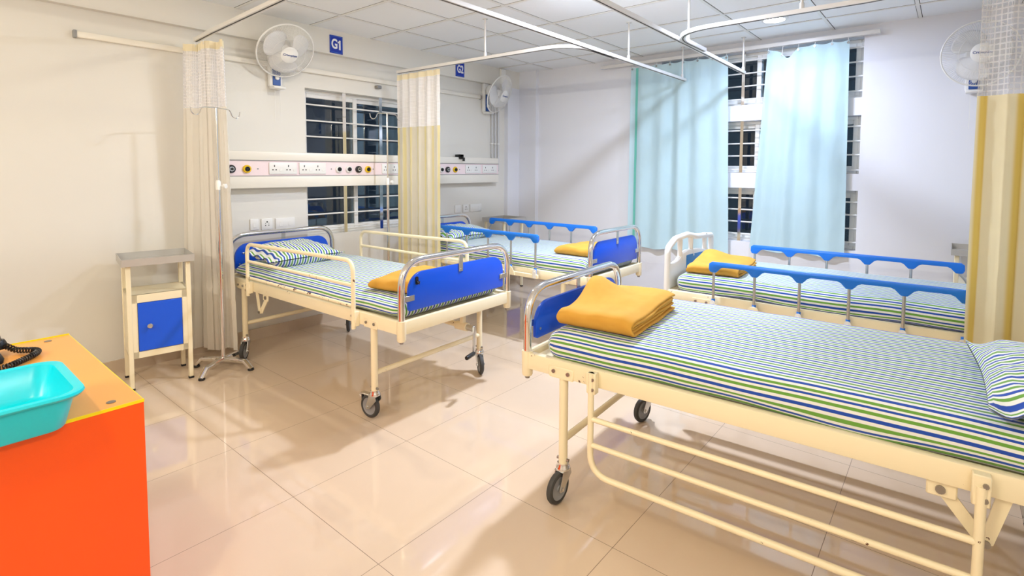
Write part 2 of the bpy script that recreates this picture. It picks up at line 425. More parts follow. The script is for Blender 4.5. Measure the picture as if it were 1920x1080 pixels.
# ------------------------------------------------------------------ ceiling lamps
def ceiling_lamp(x, y, col, watts, label):
    t = thing('ceiling_light', label, 'ceiling light', (x, y, H), 0, 'round ceiling lights')
    MB().lathe([(0.0, -0.0), (0.10, 0.0), (0.10, -0.020), (0.092, -0.026), (0.078, -0.026), (0.078, -0.018), (0.0, -0.018)]).build('trim_ring', 'white', t)
    MB().lathe([(0.0, -0.0195), (0.0775, -0.0195), (0.0775, -0.023), (0.0, -0.023)]).build('diffuser', mat_emit('lamp_diffuser', col, 26), t)
    ld = bpy.data.lights.new('lamp_light', 'AREA'); ld.shape = 'DISK'; ld.size = 0.15; ld.energy = watts; ld.color = col
    lo = bpy.data.objects.new('lamp_light', ld); COL.objects.link(lo); lo.parent = t; lo.location = (0, 0, -0.028)
lab = ['glowing round ceiling light in front of the curtained far windows', 'round ceiling light above the camera end of the aisle', 'added unseen fill light over the middle of the aisle',
       'added unseen fill light over the bed between the drip stands']
for L, lb in zip(LAMPS, lab): ceiling_lamp(*L, lb)

def fill_tube(x, y, ang, ln, col, watts, label):
    t = thing('fill_tube', label, 'tube light', (x, y, 2.23), ang, 'added fill tubes')     # local +y points into the room
    MB().box(-ln / 2, ln / 2, 0, 0.030, -0.022, 0.022, 0.005, 2).build('fill_tube_body', 'white', t)
    MB().cyl((-ln / 2 + 0.03, 0.042, 0), (ln / 2 - 0.03, 0.042, 0), 0.012, 12).build('fill_tube_rod', mat_emit('fill_tube_glow', col, 12), t)
    ld = bpy.data.lights.new('fill_tube_light', 'AREA'); ld.shape = 'RECTANGLE'; ld.size = ln - 0.06; ld.size_y = 0.03; ld.energy = watts; ld.color = col
    lo = bpy.data.objects.new('fill_tube_light', ld); COL.objects.link(lo); lo.parent = t; lo.location = (0, 0.056, 0); lo.rotation_euler = (PI / 2, 0, 0)
tl = ['added unseen fill tube in the middle of the near end wall', 'added unseen fill tube on the wall opposite the bed-head wall']
for L, lb in zip(FILL_TUBES, tl): fill_tube(*L, lb)

# ------------------------------------------------------------------ beds
def caster(parent, x, y, ang, brake):
    """swivel caster: collar, fork, wheel (and brake pedal); ang = rolling direction in the bed's plane"""
    c, s_ = math.cos(ang), math.sin(ang); off = 0.035
    R4 = Matrix.Translation((x, y, 0)) @ Matrix.Rotation(ang, 4, 'Z')
    k = MB().lathe([(0.0, 0.165), (0.024, 0.165), (0.026, 0.152), (0.031, 0.146), (0.031, 0.138), (0.018, 0.134), (0, 0.134)], Matrix.Translation((x, y, 0)), 20)
    cst = k.build('caster', 'chrome', parent)
    for sd in (-1, 1):
        MBf = MB().prism([(-0.024, 0.138), (0.022, 0.138), (0.030, 0.115), (-off + 0.012, 0.058), (-off - 0.008, 0.055), (-off - 0.016, 0.066), (-0.032, 0.112)],
                         R4 @ Vector((0, sd * 0.021, 0)), R4.to_3x3() @ Vector((1, 0, 0)), (0, 0, 1), R4.to_3x3() @ Vector((0, 1, 0)), 0.004, 0.001)
        MBf.cyl(R4 @ Vector((-off, sd * 0.021, 0.068)), R4 @ Vector((-off, sd * 0.029, 0.068)), 0.008, 8)
        MBf.build('fork', 'steel', cst)
    top = MB().box(-0.03, 0.026, -0.023, 0.023, 0.132, 0.138, 0.002, 1, R4); top.build('fork_plate', 'steel', cst)
    ax = R4 @ Matrix.Translation((-off, 0, 0.068)) @ Matrix.Rotation(PI / 2, 4, 'X')
    MB().lathe([(0.048, -0.012), (0.056, -0.014), (0.064, -0.010), (0.0675, 0), (0.064, 0.010), (0.056, 0.014), (0.048, 0.012)], ax, 36, True).build('tyre', 'rubber', cst)
    MB().lathe([(0, -0.013), (0.012, -0.013), (0.014, -0.008), (0.040, -0.006), (0.049, -0.012), (0.049, 0.012), (0.040, 0.006), (0.014, 0.008), (0.012, 0.013), (0, 0.013)], ax, 32).build('wheel_hub', 'hubgrey', cst)
    if brake:
        bp = MB().box(-0.10, -0.028, -0.015, 0.015, 0.128, 0.136, 0.002, 1, R4).box(-0.108, -0.088, -0.017, 0.017, 0.098, 0.128, 0.004, 2, R4)
        bp.build('brake_pedal', 'chrome', cst)
    return cst
def arch_path(W, y, z0, z1, r=0.15): return fillet([(-W / 2, y, z0), (-W / 2, y, z1), (W / 2, y, z1), (W / 2, y, z0)], r, 8)
def end_chrome(root, W, y, out, zt, top, pz0, pz1, kind, hook=False):
    """chrome arch with a blue board; out = +1 / -1 outward direction along y"""
    t = MB().tube(arch_path(W, y, zt - 0.02, top), 0.0185, 14).build(kind + '_rail', 'chrome', root)
    hw = W / 2 - 0.048
    pn = MB().prism(rrect(-hw, hw, pz0, pz1, (0.012, 0.012, 0.10, 0.10), 8), (0, y - out * 0.004, 0), (1, 0, 0), (0, 0, 1), (0, 1, 0), 0.018, 0.002).build(kind + '_board', 'royal', root)
    for sx in (-1, 1):
        MB().box(*sorted((sx * (W / 2 + 0.006), sx * (hw - 0.035))), y + out * 0.007 - 0.0025, y + out * 0.007 + 0.0025, pz0 + 0.055, pz0 + 0.085, 0.001, 1).cyl((sx * (hw - 0.02), y + out * 0.009, pz0 + 0.07), (sx * (hw - 0.02), y + out * 0.013, pz0 + 0.07), 0.005, 8).build('board_bracket', 'steel', pn)
        MB().cyl((sx * (hw - 0.03), y - out * 0.012, pz0 + 0.04), (sx * (hw - 0.03), y - out * 0.016, pz0 + 0.04), 0.006, 10).build('board_screw', 'steel', pn)
    MB().box(-0.016, 0.016, y + out * 0.007 - 0.0025, y + out * 0.007 + 0.0025, pz1 - 0.045, top - 0.012, 0.001, 1).cyl((0, y + out * 0.008, pz1 - 0.032), (0, y + out * 0.013, pz1 - 0.032), 0.005, 8).build('board_bracket', 'steel', pn)
    if kind == 'foot' and y == 0 and hook:
        MB().prism(rrect(-0.009, 0.009, -0.022, 0.022, 0.008, 4), (-0.335, y + out * 0.008, pz1 - 0.045), (1, 0, 0), (0, 0, 1), (0, 1, 0), 0.006).tube([(-0.335, y + out * 0.012, pz1 - 0.052), (-0.335, y + out * 0.026, pz1 - 0.060), (-0.335, y + out * 0.028, pz1 - 0.046)], 0.004, 8).build('chart_hook', 'black', pn)
    MB().cyl((0, y - out * 0.012, pz1 - 0.03), (0, y - out * 0.017, pz1 - 0.03), 0.006, 10).build('board_screw', 'steel', pn)
    return t
def end_white(root, W, zt):
    """moulded white foot end with hand openings and a blue label"""
    y = 0.0; hw = W / 2; top = 0.915
    b = MB().tube(fillet([(-hw, y, 0.50), (-hw, y, 0.885), (-hw * 0.2, y, 0.905), (hw * 0.2, y, 0.935), (hw * 0.72, y, top + 0.01), (hw, y, 0.875), (hw, y, 0.50)], [0, 0.022, 0.12, 0.12, 0.1, 0.06, 0], 8), 0.021, 14)
    e = b.build('foot_board', 'white', root)
    tp = [(-hw * 0.97, 0.735), (-hw * 0.72, 0.785), (-hw * 0.3, 0.812), (hw * 0.2, 0.826), (hw * 0.45, 0.812), (hw * 0.62, 0.775), (hw * 0.8, 0.762), (hw * 0.97, 0.77)]
    poly = [(-hw * 0.97, 0.60), (hw * 0.97, 0.60)] + list(reversed(tp))
    MB().prism(poly, (0, y, 0), (1, 0, 0), (0, 0, 1), (0, 1, 0), 0.036, 0.008).build('moulded_panel', 'white', e)
    for fx in (-0.66, 0.02, 0.5):
        MB().tube([(hw * fx - 0.012, y, 0.775), (hw * fx, y, 0.83), (hw * fx + 0.004, y, 0.915)], [0.024, 0.016, 0.02], 12).build('upright', 'white', e)
    MB().prism([(-0.285, 0.672), (0.135, 0.672), (0.135, 0.79), (0.1, 0.792), (-0.25, 0.778), (-0.285, 0.765)], (0, y + 0.019, 0), (1, 0, 0), (0, 0, 1), (0, 1, 0), 0.003).build('label_panel', 'skyblue', e)
    MB().prism([(-0.285, 0.672), (0.135, 0.672), (0.135, 0.79), (0.1, 0.792), (-0.25, 0.778), (-0.285, 0.765)], (0, y - 0.019, 0), (1, 0, 0), (0, 0, 1), (0, 1, 0), 0.003).build('label_panel', 'skyblue', e)
def rail_cream(root, sx, W, up, v0, v1, rust):
    """tubular cream side rail; up = raised, else folded down beneath the beam"""
    xx = sx * (W / 2 + 0.042)
    if up:
        zs = (0.50, 0.885, 0.745, 0.63)
        pts = [(xx, v0, zs[0]), (xx, v0, zs[1]), (xx, v1, zs[1] - 0.02), (xx, v1, zs[0])]
    else:
        zs = (0.60, 0.19, 0.415, 0.31)
        pts = [(xx, v0, zs[0]), (xx, v0, zs[1]), (xx, v1, zs[1]), (xx, v1, zs[0] - 0.03)]
    r = MB().tube(fillet(pts, 0.09 if not up else 0.07, 8), 0.0125, 12).build('side_rail', 'cream', root)
    for z in zs[2:]:
        MB().cyl((xx, v0, z), (xx, v1, z), 0.0105, 10).build('rail_bar', 'rusty' if (rust and z == zs[3]) else 'cream', r)
    for v in (v0, v1):
        MB().box(*sorted((xx - sx * 0.027, xx + sx * 0.004)), v - 0.02, v + 0.02, 0.515, 0.60, 0.003, 1).build('rail_bracket', 'cream', r)
        for q in (0.535, 0.575):
            MB().cyl((xx, v + 0.008, q), (xx + sx * 0.010, v + 0.008, q), 0.007, 8).build('bolt', 'darksteel', r)
    return r
def rail_blue(root, sx, W, v0, n, gap, zb, ztop, lever, base=True):
    """folding side rail: azure plastic handrail with scalloped clips, steel posts, cream hinge plates"""
    xx = sx * (W / 2 + 0.045); vs_ = [v0 + gap * i for i in range(n)]
    up = [(vs_[0] - 0.03, ztop - 0.045), (vs_[0] - 0.028, ztop - 0.012), (vs_[0] - 0.012, ztop), (vs_[-1] + 0.012, ztop), (vs_[-1] + 0.028, ztop - 0.012), (vs_[-1] + 0.03, ztop - 0.045)]
    lo = []
    for i, v in reversed(list(enumerate(vs_))):
        hi = ztop - 0.03; d = ztop - 0.066
        if i < n - 1: lo += [(v + 0.058, hi), (v + 0.040, hi - 0.008), (v + 0.026, hi - 0.024), (v + 0.014, d)]
        else: lo += [(v + 0.022, d + 0.004), (v + 0.010, d)]
        if i > 0: lo += [(v - 0.014, d), (v - 0.026, hi - 0.024), (v - 0.040, hi - 0.008), (v - 0.058, hi)]
        else: lo += [(v - 0.010, d), (v - 0.022, d + 0.004)]
    r = MB().prism(list(reversed(up + lo)), (xx, 0, 0), (0, 1, 0), (0, 0, 1), (1, 0, 0), 0.026, 0.005).build('side_rail', 'azure', root)
    for i, v in enumerate(vs_):
        if i == n - 1: path = [(xx, v, ztop - 0.06), (xx, v + 0.045, ztop - 0.12), (xx, v + 0.05, zb + 0.09), (xx, v + 0.0, zb + 0.01)]; path = fillet(path, 0.08, 5)
        else: path = [(xx, v, ztop - 0.06), (xx, v, zb)]
        MB().tube(path, 0.0085, 10).build('rail_post', 'steel', r)
        MB().prism(rrect(v - 0.017, v + 0.017, zb - 0.05, zb + 0.022, (0.002, 0.002, 0.016, 0.016), 4), (xx + sx * 0.013, 0, 0), (0, 1, 0), (0, 0, 1), (1, 0, 0), 0.005).cyl((xx + sx * 0.014, v, zb), (xx + sx * 0.02, v, zb), 0.006, 8).build('hinge_plate', 'whitepaint', r)
        MB().tube([(xx - 0.002, v, zb - 0.02), (xx - 0.002, v, zb + 0.03)], 0.0115, 10).build('post_socket', 'azure', r)
    if base: MB().box(xx - 0.014, xx + 0.006, vs_[0] - 0.03, vs_[-1] + 0.03, zb - 0.052, zb - 0.02, 0.003, 1).build('rail_base', 'cream', r)
    else:
        for v in vs_: MB().box(*sorted((xx - sx * 0.03, xx + sx * 0.012)), v - 0.012, v + 0.012, zb - 0.045, zb - 0.012, 0.002, 1).build('rail_stub', 'cream', r)
    v = vs_[1]
    MB().prism([(v - 0.055, zb - 0.05), (v + 0.055, zb - 0.05), (v + 0.045, zb - 0.02), (v + 0.02, zb + 0.018), (v - 0.02, zb + 0.018), (v - 0.045, zb - 0.02)], (xx + sx * 0.017, 0, 0), (0, 1, 0), (0, 0, 1), (1, 0, 0), 0.005).build('latch_plate', 'cream', r)
    MB().tube([(xx + sx * 0.02, v + 0.05, zb - 0.03), (xx + sx * 0.024, v + 0.10, zb - 0.028)], [0.006, 0.009], 8).build('release_lever', 'red' if lever else 'grey', r)
    return r
def bed(label, x, y, rz, W, L, zt, foot, rails, headtop=0.90, foottop=0.92, crank=True, cang=(0.6, 2.4, 0.9, 2.0), brakes=(1, 0, 0, 0), flipcrank=1, vleg=0.24):
    t = thing('hospital_bed', label, 'bed', (x, y, 0), rz, 'beds of the ward')
    hw = W / 2; zb = zt - 0.07
    f = MB()
    for sx in (-1, 1): f.box(*sorted((sx * (hw - 0.016), sx * (hw + 0.016))), 0, L, zb, zt, 0.004, 2)
    for v in (0, L): f.box(-hw, hw, v - 0.016, v + 0.016, zb, zt, 0.004, 2)
    fr = f.build('frame', 'cream', t)
    d = MB()
    d.box(-hw + 0.02, hw - 0.02, 0.03, L - 0.03, zt - 0.022, zt - 0.016)
    for k in range(1, 6): d.box(-hw + 0.016, hw - 0.016, L * k / 6 - 0.02, L * k / 6 + 0.02, zt - 0.05, zt - 0.022)
    d.build('mattress_deck', 'cream', t)
    sock = []
    for sx in (-1, 1):
        for v in (0, L):
            if foot == 'white' and v == 0: continue
            s_ = MB().lathe([(0, zb - 0.035), (0.020, zb - 0.035), (0.024, zb - 0.028), (0.025, zt + 0.004), (0.0, zt + 0.004)], Matrix.Translation((sx * hw, v, 0)), 16).build('corner_socket', 'cream', t)
            MB().lathe([(0, zb - 0.048), (0.010, zb - 0.048), (0.012, zb - 0.036), (0, zb - 0.035)], Matrix.Translation((sx * hw, v, 0)), 12).build('socket_cap', 'darksteel', s_)
    if foot == 'white': end_white(t, W, zt)
    else: end_chrome(t, W, 0, -1, zt, foottop, zt + 0.045, foottop - 0.068, 'foot', brakes[0] and rails[0][0] == 'cream')
    end_chrome(t, W, L, 1, zt, headtop, zt + 0.028, headtop - 0.068, 'head')
    vl = (vleg, L - 0.24)
    i = 0
    for v in vl:
        lx = hw - 0.005
        for sx in (-1, 1):
            lg = MB().cyl((sx * lx, v, 0.155), (sx * lx, v, zb + 0.002), 0.019, 16).build('leg', 'cream', t)
            MB().box(*sorted((sx * (hw + 0.014), sx * (hw + 0.020))), v - 0.06, v + 0.06, zb - 0.004, zb + 0.045, 0.004, 1).build('leg_plate', 'cream', lg)
            for q in (-0.035, 0.035):
                MB().cyl((sx * (hw + 0.019), v + q, zb + 0.024), (sx * (hw + 0.026), v + q, zb + 0.024), 0.008, 10).build('bolt', 'darksteel', lg)
            for q in (-1, 1):
                MB().cyl((sx * lx, v + q * 0.016, 0.178), (sx * lx, v + q * 0.028, 0.178), 0.007, 8).build('bolt', 'darksteel', lg)
            caster(t, sx * lx, v, cang[i], brakes[i]); i += 1
        MB().cyl((-lx, v, 0.262), (lx, v, 0.262), 0.0145, 12).build('leg_crossbar', 'cream', t)
        # folding strut under the beam
    for sx in (-1, 1):
        v = L - 0.58
        st = MB().box(*sorted((sx * (hw - 0.004), sx * (hw + 0.004))), v - 0.02, v + 0.05, zb - 0.045, zb + 0.002, 0.004, 1)
        st.prism([(v + 0.0, zb - 0.03), (v + 0.03, zb - 0.012), (v + 0.125, zb - 0.135), (v + 0.095, zb - 0.15)], (sx * (hw - 0.012), 0, 0), (0, 1, 0), (0, 0, 1), (1, 0, 0), 0.006)
        st.prism([(v + 0.10, zb - 0.15), (v + 0.13, zb - 0.14), (v + 0.165, zb - 0.0), (v + 0.13, zb - 0.0)], (sx * (hw - 0.004), 0, 0), (0, 1, 0), (0, 0, 1), (1, 0, 0), 0.006)
        so = st.build('folding_strut', 'cream', t)
        MB().cyl((sx * (hw - 0.002), v + 0.012, zb - 0.022), (sx * (hw + 0.010), v + 0.012, zb - 0.022), 0.012, 12).build('bolt', 'darksteel', so)
        MB().cyl((sx * (hw - 0.002), v + 0.115, zb - 0.14), (sx * (hw + 0.006), v + 0.115, zb - 0.14), 0.010, 12).build('bolt', 'darksteel', so)
    if crank:
        cxx = 0.115 * flipcrank; zc = zb - 0.10
        ck = MB().cyl((cxx, 0.06, zc), (cxx, 1.0, zc + 0.03), 0.017, 14).build('crank_shaft', 'cream', t)
        MB().box(cxx - 0.014, cxx + 0.014, 0.075, 0.105, zc - 0.01, zb + 0.002, 0.003, 1).cyl((cxx, 0.05, zc), (cxx, 0.14, zc), 0.026, 16).build('crank_hanger', 'cream', ck)
        MB().cyl((cxx, 0.00, zc), (cxx, 0.05, zc), 0.019, 14).box(cxx - 0.011, cxx + 0.011, -0.008, 0.0, zc - 0.155, zc + 0.015, 0.003, 1).build('crank_arm', 'steel', ck)
        MB().lathe([(0, -0.004), (0.012, -0.004), (0.0135, 0.01), (0.0135, 0.08), (0.011, 0.088), (0, 0.088)], Matrix.Translation((cxx - 0.012, -0.012, zc - 0.148)) @ Matrix.Rotation(-PI / 2, 4, 'Y') @ Matrix.Rotation(0.25, 4, 'X'), 14).build('crank_grip', 'black', ck)
    for kind, sx, kw in rails:
        if kind == 'cream': rail_cream(t, sx, W, **kw)
        else: rail_blue(t, sx, W, **kw)
    return t

B1 = (2.135, 2.235, 0.030); B2 = (3.634, 2.036, 0.008); B3 = (2.204, 1.443, 0.055); B4 = (3.744, 1.477, 0.02)
bed('cream bed below the first blue sign, raised tubular cream side rails, royal blue foot board', *B1[:2], B1[2], 0.87, 2.0, 0.595, 'chrome',
    [('cream', -1, dict(up=True, v0=0.36, v1=1.60, rust=True)), ('cream', 1, dict(up=True, v0=0.40, v1=1.64, rust=False))], headtop=0.885, foottop=0.912, flipcrank=1, cang=(-1.45, 0.95, 0.8, 0.9), brakes=(1, 0, 0, 0))
bed('cream bed in the far corner, with short azure fold-down rails and blue foot board', *B2[:2], B2[2], 0.78, 2.0, 0.61, 'chrome',
    [('blue', -1, dict(v0=0.47, n=6, gap=0.25, zb=0.60, ztop=0.892, lever=False)), ('blue', 1, dict(v0=0.47, n=6, gap=0.25, zb=0.60, ztop=0.885, lever=False))], headtop=0.91, foottop=0.93)
bed('nearest bed, cream with its tubular side rails folded down under the striped mattress', *B3[:2], B3[2] + PI, 0.89, 2.0, 0.604, 'chrome',
    [('cream', 1, dict(up=False, v0=0.34, v1=1.515, rust=False)), ('cream', -1, dict(up=False, v0=0.34, v1=1.515, rust=False))], foottop=0.875, vleg=0.185, cang=(2.9, 3.05, 3.3, 2.9), brakes=(0, 0, 0, 0), crank=False)
bed('bed by the aqua curtains with a moulded white foot board and long azure rails', *B4[:2], B4[2] + PI, 0.86, 2.05, 0.60, 'white',
    [('blue', -1, dict(v0=0.326, n=6, gap=0.244, zb=0.562, ztop=0.826, lever=True, base=False)), ('blue', 1, dict(v0=0.326, n=6, gap=0.244, zb=0.562, ztop=0.826, lever=True, base=False))])

# ------------------------------------------------------------------ mattresses
def mattress(label, base, head, W, y0, y1, z0, z1, seed, rx=0.05, ry=0.06, sag=0.0):
    """rounded box whose UV u runs across the sheet, so the stripes run lengthwise and fold over the sides"""
    nx, ny, nz = 44, 72, 7; hw = W / 2; Y = (y0 + y1) / 2; hy = (y1 - y0) / 2; hz = (z1 - z0) / 2; zc = (z0 + z1) / 2
    b = bmesh.new(); bmesh.ops.create_cube(b, size=2.0)
    # subdivide by direction
    def cut(axis, n):
        for i in range(1, n):
            t = -1 + 2 * i / n
            no = [0, 0, 0]; no[axis] = 1; co = [0, 0, 0]; co[axis] = t
            bmesh.ops.bisect_plane(b, geom=b.verts[:] + b.edges[:] + b.faces[:], plane_co=co, plane_no=no)
    cut(0, nx); cut(1, ny); cut(2, nz)
    uvl = b.loops.layers.uv.new('UVMap')
    def smooth(t, k):  # rounded box profile
        return t
    orig = {v: v.co.copy() for v in b.verts}
    for v in b.verts:
        c = orig[v]; px, py, pz = c.x * hw, c.y * hy, c.z * hz
        # clamp to inner box and push out by superellipsoid rounding
        rz = hz * 0.96; ix = max(-hw + rx, min(hw - rx, px)); iy = max(-hy + ry, min(hy - ry, py)); iz = max(-hz + rz, min(hz - rz, pz))
        dx, dy, dz = (px - ix) / rx, (py - iy) / ry, (pz - iz) / rz
        l = math.sqrt(dx * dx + dy * dy + dz * dz); m_ = max(abs(dx), abs(dy), abs(dz))
        if l > 1e-6 and m_ > 1e-6:
            k = m_ / l; dx, dy, dz = dx * k, dy * k, dz * k
        q = Vector((ix + dx * rx, iy + dy * ry, iz + dz * rz))
        n1 = noise.noise(Vector((q.x * 3 + seed, q.y * 2.2, 0.3))) * 0.006 + noise.noise(Vector((q.x * 9, q.y * 7 + seed, 1.3))) * 0.0025
        top = max(0, (q.z + hz) / (2 * hz))
        q.z += n1 * top + sag * -(max(0, abs(q.x) / hw - 0.55) ** 2) * top
        q.x += noise.noise(Vector((q.y * 3.5, q.z * 8, seed + 4))) * 0.007 * (1 if abs(c.x) > 0.95 else 0)
        wob = math.sin(q.y * 7 + seed) * 0.004 + noise.noise(Vector((q.y * 5, seed, 2))) * 0.006
        if c.z < -0.4 and abs(c.x) > 0.9: q.z += wob
        v.co = Vector((q.x, Y + q.y, zc + q.z))
    for f in b.faces:
        n0 = f.calc_center_median()
        for lp in f.loops:
            c = orig[lp.vert]; ux = max(-1, min(1, c.x)) * hw
            drop = (1 - c.z) * hz
            cf = sum((orig[v] for v in f.verts), Vector()) / len(f.verts)
            if abs(cf.x) > 0.9999: u = math.copysign(hw + drop, c.x)
            elif abs(cf.y) > 0.9999: u = ux + math.copysign(max(0, abs(c.x) - 0.9) / 0.1 * drop, c.x)
            else: u = ux
            lp[uvl].uv = (u + 0.004 * noise.noise(Vector((c.y * 2, seed, 0))) , lp.vert.co.y)
        f.smooth = True
    me = bpy.data.meshes.new('mattress'); b.to_mesh(me); b.free(); me.materials.append(M['stripes'])
    o = bpy.data.objects.new('mattress', me); COL.objects.link(o); o.location = (base[0], base[1], 0); o.rotation_euler.z = base[2] + (0 if head > 0 else PI)
    return tag(o, label, 'mattress', 'striped mattresses')
mattress('soft striped mattress with drooping edges on the bed between two drip stands', B1, 1, 0.845, 0.035, 1.96, 0.582, 0.690, 1.0, 0.075, 0.075, 0.10)
mattress('striped mattress on the far corner bed between short azure rails', B2, 1, 0.77, 0.03, 1.96, 0.595, 0.725, 2.2)
mattress('striped mattress nearest the camera, with a plump striped pillow at its right end', B3, -1, 0.885, 0.085, 1.95, 0.590, 0.724, 3.7, 0.042, 0.075, 0.04)
mattress('striped mattress on the bed with the white moulded foot board', B4, -1, 0.85, 0.05, 2.0, 0.585, 0.715, 5.1, 0.05, 0.08)

# ------------------------------------------------------------------ pillows
def pillow(label, base, head, u, v, z, lx, ly, h, rot, seed):
    """seamed striped pillow; stripes run along its short side"""
    n = 40; b = MB()
    def surf(sgn):
        def fn(a, c):
            p, q = a * 2 - 1, c * 2 - 1
            px = p * (1 - 0.10 * (1 - abs(q)) ** 0 * (abs(q) ** 2) * 0) ; 
            ex = 1 - 0.07 * (1 - q * q); ey = 1 - 0.07 * (1 - p * p)
            px, py = p * lx / 2 * (0.93 + 0.07 * abs(q) ** 1.5), q * ly / 2 * (0.93 + 0.07 * abs(p) ** 1.5)
            pe = min(1.0, abs(p) / 0.9); e = max(0.0, (1 - pe ** 2.6)) * max(0.0, (1 - abs(q) ** 2.6)); hh = h / 2 * e ** 0.48 + 0.003
            wr = noise.noise(Vector((p * 3 + seed, q * 3, sgn))) * 0.010 + noise.noise(Vector((p * 8 + seed, q * 8, sgn))) * 0.004
            edge = min(1, 2.5 * e)
            zz = sgn * hh + wr * edge + (0.010 * math.sin(py * 55 + seed) + 0.008 * noise.noise(Vector((py * 25, seed, 1)))) * (1 - edge)
            if sgn < 0: zz = max(zz, -h * 0.36)
            return (px, py, zz)
        return fn
    uvf = lambda a, c: ((a - 0.5) * lx * 1.06, c * ly)
    b.grid(surf(1), n, n, uvf); b.grid(surf(-1), n, n, uvf)
    o = b.build('pillow', 'stripes', None, 80)
    m4 = Matrix.Translation((base[0], base[1], 0)) @ Matrix.Rotation(base[2] + (0 if head > 0 else PI), 4, 'Z') @ Matrix.Translation((u, v, z + h * 0.36)) @ Matrix.Rotation(rot[2], 4, 'Z') @ Matrix.Rotation(rot[0], 4, 'X')
    o.matrix_world = m4
    return tag(o, label, 'pillow', 'striped pillows')
pillow('green and blue striped pillow against the blue head board behind cream tubular rails', B1, 1, -0.12, 1.62, 0.70, 0.58, 0.42, 0.16, (0.10, 0, 0.05), 0.0)
pillow('striped pillow in the far corner seen through the short azure rail', B2, 1, -0.10, 1.66, 0.732, 0.60, 0.40, 0.14, (0.06, 0, 0), 4.0)
pillow('large striped pillow cut by the right edge of the photo', B3, -1, 0.135, 1.75, 0.730, 0.70, 0.46, 0.14, (0.03, 0, 0.0), 9.0)

# ------------------------------------------------------------------ blankets
def blanket(label, base, head, u, v, z, lx, ly, nest, rot, bumps, seed, th=0.014):
    """folded blanket: nested U folds closed along one short side, thick soft cloth, one continuous bundle"""
    b = MB(); ny = 30; zt = 2 * nest * th
    for k in range(nest):
        r = (nest - k - 0.5) * th; xl = -lx / 2 + nest * th; zc = nest * th
        xr = lx / 2 - 0.012 * ((k * 5) % 3)
        path = [(xr - (xr - xl) * i / 16, zc - r) for i in range(17)] + [(xl - r * math.sin(PI * j / 8), zc - r * math.cos(PI * j / 8)) for j in range(1, 8)] + [(xl + (xr - xl) * i / 16, zc + r) for i in range(17)]
        def fn(a, c, path=path, k=k):
            i = a * (len(path) - 1); i0 = min(int(i), len(path) - 2); fr = i - i0
            px = path[i0][0] * (1 - fr) + path[i0 + 1][0] * fr; pz = path[i0][1] * (1 - fr) + path[i0 + 1][1] * fr
            lay = max(0, pz / zt); py = (c - 0.5) * (ly - 0.008 * ((k * 3 + (1 if a > 0.5 else 0)) % 4))
            px2 = px + lay * 0.016 * noise.noise(Vector((py * 6, lay * 2, seed + 5))); py2 = py + 0.012 * noise.noise(Vector((px * 5, lay * 3, seed)))
            zz = pz + lay * (0.018 * noise.noise(Vector((px * 4.5 + seed, py * 4.5, 0))) + 0.008 * noise.noise(Vector((px * 11, py * 11, seed))))
            zz -= lay * 0.016 * max(0, abs(c - 0.5) * 2 - 0.75) / 0.25
            for (bx, by, br, bh) in bumps: zz += bh * lay ** 1.5 * math.exp(-((px - bx) ** 2 + (py - by) ** 2) / br ** 2)
            return (px2, py2, max(zz, 0.006))
        b.grid(fn, len(path) - 1, ny, lambda a, c: (a * 3, c))
    o = b.build('folded_blanket', 'blanket', None, 180)
    s_ = o.modifiers.new('thickness', 'SOLIDIFY'); s_.thickness = th * 0.86; s_.offset = 0
    s2 = o.modifiers.new('soften', 'SUBSURF'); s2.levels = 1; s2.render_levels = 1
    o.matrix_world = Matrix.Translation((base[0], base[1], 0)) @ Matrix.Rotation(base[2] + (0 if head > 0 else PI), 4, 'Z') @ Matrix.Translation((u, v, z)) @ Matrix.Rotation(rot, 4, 'Z')
    return tag(o, label, 'blanket', 'folded mustard blankets')
blanket('folded mustard blanket at the foot of the nearest striped mattress', B3, -1, 0.105, 0.275, 0.727, 0.56, 0.35, 3, PI + 0.04, [(0.07, 0.17, 0.10, 0.085), (0.0, 0.12, 0.2, 0.02), (-0.2, 0.05, 0.1, -0.01)], 2.0)
blanket('folded mustard blanket half hidden by the blue foot board, beside cream tubular rails', B1, 1, -0.10, 0.27, 0.692, 0.44, 0.36, 2, 0.1, [(0, -0.1, 0.2, 0.03)], 5.0, 0.017)
blanket('folded mustard blanket behind the far corner bed foot board', B2, 1, -0.05, 0.24, 0.726, 0.42, 0.36, 2, 0.0, [(0, -0.05, 0.2, 0.02)], 8.0, 0.016)
blanket('folded mustard blanket lying beside the white moulded foot board', B4, -1, 0.12, 0.27, 0.717, 0.52, 0.34, 2, PI + 0.03, [(0.12, 0.14, 0.12, 0.06)], 11.0, 0.017)

